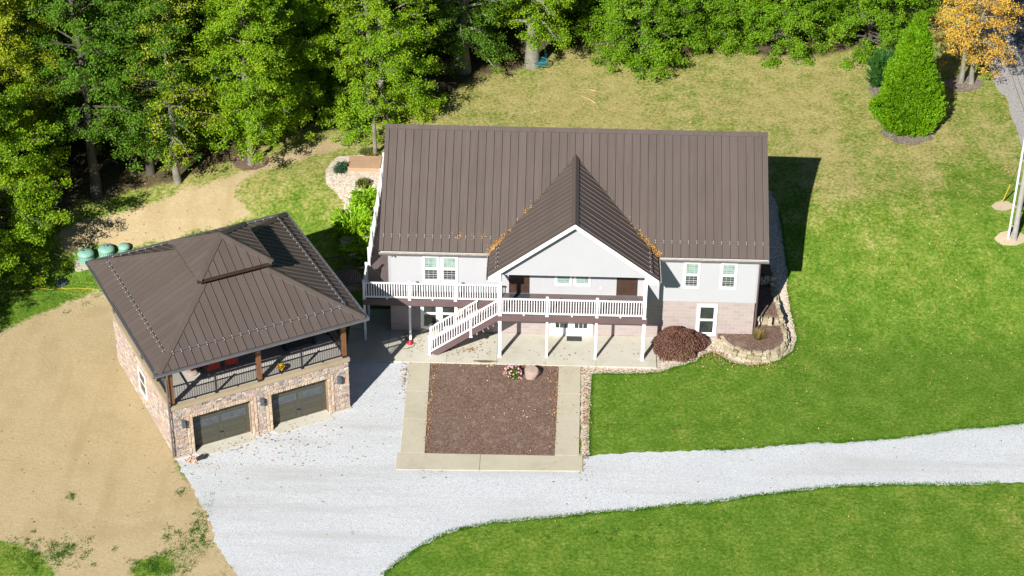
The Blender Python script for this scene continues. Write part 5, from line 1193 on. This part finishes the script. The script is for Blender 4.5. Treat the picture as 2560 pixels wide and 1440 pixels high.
def sprays(n, R, H, rng, leaf, per=22, lo=.1, hi=1.0, width=.32):
    """arching branches set with short flat sprays"""
    P = []; A = []
    for i in range(n):
        az = rng.uniform(0, 2 * PI); el = rng.uniform(lo, hi); L = R * rng.uniform(.55, 1.0) / max(.45, math.cos(el)) ; L = min(L, R * 1.25)
        d = np.array([math.cos(az) * math.cos(el), math.sin(az) * math.cos(el), math.sin(el) * H / R * 1.1]); f = np.sqrt(rng.uniform(.05, 1, per)); c = f[:, None] * L * d; c[:, 2] -= (f ** 2) * H * .12
        P.append(c + rng.normal(size=(per, 3)) * np.array([.07, .07, .04])); A.append(np.repeat(d[None], per, 0) + rng.normal(size=(per, 3)) * .35)
    P = np.concatenate(P); A = np.concatenate(A); A /= np.linalg.norm(A, axis=1)[:, None]; P[:, 2] = np.maximum(P[:, 2], .02); m = len(P)
    N = rng.normal(size=(m, 3)) * .5 + np.array([0, 0, 1]); B = np.cross(N, A); B /= np.linalg.norm(B, axis=1)[:, None]; L = leaf * rng.uniform(.7, 1.3, (m, 1)); V = np.empty((m, 4, 3))
    V[:, 0] = P - A * L * .5; V[:, 1] = P + B * L * width * .5; V[:, 2] = P + A * L * .5; V[:, 3] = P - B * L * width * .5; return V
def shrub(name, x, y, R, H, mat, label, group, n=90, leaf=.2, seed=0, lo=.1, hi=1.1, per=26, dz=0.02):
    t = at(name, x, y, gz(x, y) + dz); tag(t, label, "shrub", group); rng = np.random.default_rng(seed)
    mb = MB(); 
    for k in range(7): a = rng.uniform(0, 6.3); mb.tube([(0, 0, 0), (math.cos(a) * R * .4, math.sin(a) * R * .4, H * .5)], [.025, .008], 5, False)
    mb.build("stem", M['darkbark'], t); quads_mesh("foliage", sprays(n, R, H, rng, leaf, per, lo, hi), mat, t); return t
JG = "shrubs in the pebble bed beside the house"
x, y = SPOT['s1']; shrub("juniper", x - .1, y, 1.35, 1.0, M['juniper'], "largest bright lime juniper in the pebble bed beside the white railing", JG, 150, .26, 1)
x, y = SPOT['s2']; shrub("juniper", x - .05, y, .88, .7, M['juniper'], "smaller lime juniper on the uphill side of the largest one", JG, 85, .22, 2)
x, y = SPOT['s3']; shrub("juniper", x, y - .2, .95, .6, M['juniper'], "half-shaded lime juniper on the downhill side of the largest one", JG, 100, .22, 3)
x, y = SPOT['s4']; shrub("low_shrub", x, y, .42, .36, M['mixedshrub'], "small round olive-brown shrub between the lime junipers and the tan landing", JG, 60, .13, 4, .2, 1.4)
x, y = SPOT['s5']; shrub("low_shrub", x, y, .40, .42, M['bluespruce'], "small blue-green conifer beside the corner of the tan landing", JG, 55, .15, 5, .1, 1.4)
x, y = SPOT['s6']; shrub("low_shrub", x, y + .2, .6, .3, M['mixedshrub'], "low flat shrub behind the tan landing at the timber post", JG, 60, .15, 6, .05, .5)
x, y = SPOT['juniper']; shrub("juniper", x + .15, y - .2, 1.15, 1.7, M['juniper_dark'], "dark green juniper tucked behind the conical evergreen", None, 150, .26, 7, .15, 1.3)
# the weeping red maple
def dome(R, H, n, rng, c=(0, 0, 0)):
    a = rng.uniform(0, 2 * PI, n); u = rng.uniform(0.0, 1.0, n); el = np.arcsin(u ** .8); r = R * np.cos(el * .98) * (1 + .07 * np.sin(a * 5 + el * 6) + .05 * np.sin(a * 9 + 2)); k = rng.uniform(.62, 1.02, n) ** .5
    P = np.stack([np.cos(a) * r * k + c[0], np.sin(a) * r * k * .92 + c[1], H * np.sin(el) * k + c[2]], 1); D = np.stack([np.cos(a) * .55, np.sin(a) * .55, -.75 + .5 * np.sin(el)], 1); return P, D
x, y = SPOT['maple']; t = at("weeping_maple", x, y + .05, .04); tag(t, "mounded weeping maple with reddish brown leaves beside the patio", "shrub")
mb = MB(); mb.tube([(0, 0, 0), (.05, 0, .5), (0, .05, .9)], [.07, .06, .03], 7)
for k in range(10): a = k * .63; mb.tube([(0, 0, .7), (math.cos(a) * .5, math.sin(a) * .5, 1.0), (math.cos(a) * 1.0, math.sin(a) * 1.0, .5)], [.03, .02, .008], 5, False)
mb.build("trunk", M['darkbark'], t)
rng = np.random.default_rng(8); P1, D1_ = dome(1.22, 1.22, 13000, rng); P2, D2_ = dome(.62, .72, 3600, rng, (1.02, .42, 0)); P = np.concatenate([P1, P2]); D = np.concatenate([D1_, D2_]) + rng.normal(size=(16600, 3)) * .35
D /= np.linalg.norm(D, axis=1)[:, None]; B = np.cross(D, rng.normal(size=D.shape)); B /= np.linalg.norm(B, axis=1)[:, None]; L = rng.uniform(.06, .13, (len(P), 1)); V = np.stack([P - D * L * .5, P + B * L * .22, P + D * L * .5, P - B * L * .22], 1); V[:, :, 2] = np.maximum(V[:, :, 2], .01); quads_mesh("foliage", V, M['maple_red'], t)
x, y = SPOT['tuft']; t = empty("ornamental_grass", (19.0, -.45, .42)); tag(t, "dry yellow ornamental grass clump in the stone-edged bed", "grass clump"); rng = np.random.default_rng(9); n = 420
az = rng.uniform(0, 2 * PI, n); ln = rng.uniform(.25, .62, n); le = rng.uniform(.5, 1.45, n); b = np.stack([np.cos(az), np.sin(az)], 1); V = np.zeros((n, 4, 3)); base = b * rng.uniform(0, .10, (n, 1)); w = np.stack([-np.sin(az), np.cos(az)], 1) * .011
tip = base + b * (ln * np.cos(le))[:, None]; V[:, 0, :2] = base - w; V[:, 1, :2] = base + w; V[:, 2, :2] = tip + w * .3; V[:, 3, :2] = tip - w * .3; V[:, 2, 2] = V[:, 3, 2] = ln * np.sin(le); quads_mesh("blades", V, M['drygrass'], t)

# ---------------------------------------------------------------- litter and weeds nobody could count
def scatter(name, mat, spots, size, seed, lift=.03):
    rng = np.random.default_rng(seed); P = []
    for (x, y, sx, sy, n, z) in spots:
        q = np.stack([x + rng.normal(size=n) * sx, y + rng.normal(size=n) * sy], 1); zz2 = ground_z(q[:, 0], q[:, 1]) if z is None else np.full(n, z); P.append(np.column_stack([q, zz2 + lift + rng.uniform(0, .02, n)]))
    return tag(quads_mesh(name, leaf_quads(np.concatenate(P), size, 1.6, .7, rng, .06), mat), kind='stuff')
sp = [(17, 20, 9, 2.5, 420, None), (22, 14, 7, 5, 520, None), (28, 7, 3.0, 5, 620, None), (29.5, 4.5, .9, 2.2, 170, None), (24, 0, 6, 6, 260, None), (18, -6, 6, 3, 150, None), (20, -15, 8, 2.5, 160, None), (10, 20, 6, 2.2, 260, None), (2, 18, 4, 2, 160, None), (-10, 14, 6, 2.5, 300, None), (33.5, 24, 3, 4, 300, None), (30, 17.5, 2.2, 2, 160, None), (33.5, 13.5, .35, .2, 60, None), (-12, -12, 4, 5, 140, None), (-17, 7, 4, 3, 260, None)]
sp += [(-4.2, -9.0, 1.5, 1.0, 150, .035), (-2.6, -9.2, 1.8, 1.8, 90, .035), (-7.0, -11.6, .8, .7, 30, .035), (-6.4, -9.9, .5, .3, 24, .04)]
sp += [(4.2, -1.4, .7, .45, 110, .10), (1.9, -1.2, .25, .5, 45, .10), (8, -1.6, 3, .7, 60, .10), (4.55, -1.55, .16, .12, 40, .10)]
sp += [(5.8, -2.75, 1.8, .06, 150, .04), (2.85, -6.2, .10, 2.2, 260, .04), (8.8, -6, .12, 2, 170, .04), (6.6, -6.2, 1.8, 1.9, 220, .04)]
sp += [(10.3, -6.2, .14, 2.4, 420, .04), (12.2, -2.95, 1.2, .10, 90, .04), (17.0, -1.25, .5, .5, 190, .05), (18.6, -2.15, .9, .16, 130, .05), (20.9, 1.0, .3, 1.4, 150, None), (15.9, -1.6, .9, .5, 80, .05), (1.4, -3.5, .12, .9, 90, .04)]
sp += [(-2.4, 8.3, .5, 2, 120, None), (-7.3, -1.8, .02, .02, 1, None)]
scatter("fallen_leaves", M['litter'], sp, .085, 41)
rng = np.random.default_rng(43); P = []
for s in (-1, 1):                                           # leaves caught in the valleys and gutters of the house
    q = np.abs(rng.normal(size=330)) * .09; q = np.concatenate([q, rng.uniform(0, .75, 40) ** 1.3, .42 + rng.normal(size=25) * .015 if s < 0 else .2 + rng.normal(size=20) * .02]); q = np.clip(q, 0.0, .95); m = len(q)
    xx = GX + s * (GX - GXL) * (1 - q) - s * rng.normal(size=m) * .09; yy = YE + (YV - YE) * q + rng.normal(size=m) * .08; zz3 = np.maximum(ZE + SL * (yy - YE), np.where(np.abs(xx - GX) < 4.14, GZ - gs_ * np.abs(xx - GX), 0)); P.append(np.column_stack([xx, yy, zz3 + .05]))
for x0, x1 in ((.1, GXL), (GXR, 19.1)):
    m = 260; xx = rng.uniform(x0, x1, m); P.append(np.column_stack([xx, YE - .055 + rng.normal(size=m) * .012, np.full(m, ZE - .10)]))
for cx, n in ((3.9, 40), (5.1, 36), (4.6, 14), (1.0, 4)): P.append(np.column_stack([cx + rng.normal(size=n) * .12, .35 + rng.normal(size=n) * .16, np.zeros(n)])); P[-1][:, 2] = ZE + SL * (P[-1][:, 1] - YE) + .03
P = np.concatenate(P); tag(quads_mesh("roof_leaf_litter", leaf_quads(P, .085, 1.3, .7, rng, .08), M['rooflitter']), kind='stuff')
def weeds(name, spots, seed, hgt=.05):
    rng = np.random.default_rng(seed); V = []
    for (x, y, sx, sy, n) in spots:
        nc = max(1, n // 40); c = np.stack([x + rng.normal(size=nc) * sx, y + rng.normal(size=nc) * sy], 1); c = np.repeat(c, 40, 0) + rng.normal(size=(nc * 40, 2)) * np.repeat(rng.uniform(.05, .22, (nc, 1)), 40, 0); m = len(c)
        a = rng.uniform(0, 2 * PI, m); l = hgt * rng.uniform(.5, 1.4, m); lean = rng.normal(size=(m, 2)) * .05; z = ground_z(c[:, 0], c[:, 1]); w = np.stack([np.cos(a), np.sin(a)], 1) * .014
        q = np.zeros((m, 4, 3)); q[:, 0, :2] = c - w; q[:, 1, :2] = c + w; q[:, 2, :2] = c + lean + w * .3; q[:, 3, :2] = c + lean - w * .3; q[:, :2, 2] = z[:, None]; q[:, 2:, 2] = (z + l)[:, None]; V.append(q)
    return tag(quads_mesh(name, np.concatenate(V), M['grasstuft']), kind='stuff')
ws = []
for k in ('weeds_a', 'weeds_b'):
    p_ = np.array(POLY[k]); ws.append((*p_.mean(0), .45, .35, 900))
ws += [(-6.9, -15.6, .28, 1.2, 1300), (-7.6, -17.2, .5, .8, 1200), (-13.8, -17.8, 1.2, .6, 2000), (-8.1, -12.4, .12, .4, 160), (-15.5, 3.6, .8, .5, 300), (3.5, -11.05, .25, .06, 200), (-13.0, -13.6, .2, .15, 160), (11.5, -15.2, 5, .3, 700), (-17, 2.2, 1.0, .5, 700)]
weeds("weeds", ws, 51)
def edge_grass(name, path, n, seed, hgt=.07, spread=.07, mat='edgegrass'):
    """turf hanging over the edge of the loose gravel"""
    rng = np.random.default_rng(seed); P = np.array(path); d = np.hypot(*(P[1:] - P[:-1]).T); cs = np.concatenate([[0], np.cumsum(d)]); s = rng.uniform(0, cs[-1], n)
    x = np.interp(s, cs, P[:, 0]); y = np.interp(s, cs, P[:, 1]) ; c = np.stack([x, y], 1) + rng.normal(size=(n, 2)) * spread; a = rng.uniform(0, 2 * PI, n); l = hgt * rng.uniform(.5, 1.3, n); w = np.stack([np.cos(a), np.sin(a)], 1) * .012; le = rng.normal(size=(n, 2)) * .06; z = ground_z(c[:, 0], c[:, 1])
    q = np.zeros((n, 4, 3)); q[:, 0, :2] = c - w; q[:, 1, :2] = c + w; q[:, 2, :2] = c + le + w * .3; q[:, 3, :2] = c + le - w * .3; q[:, :2, 2] = z[:, None]; q[:, 2:, 2] = (z + l)[:, None]
    return tag(quads_mesh(name, q, M[mat]), kind='stuff')
DV = POLY['driveway']; i0 = 13
edge_grass("edge_grass", DV[16:38], 9000, 61, .08); edge_grass("edge_grass", DV[42:56], 8000, 62, .07)
GS = POLY['gravel_strip']; edge_grass("edge_grass", GS[0:27], 9000, 63, .06)
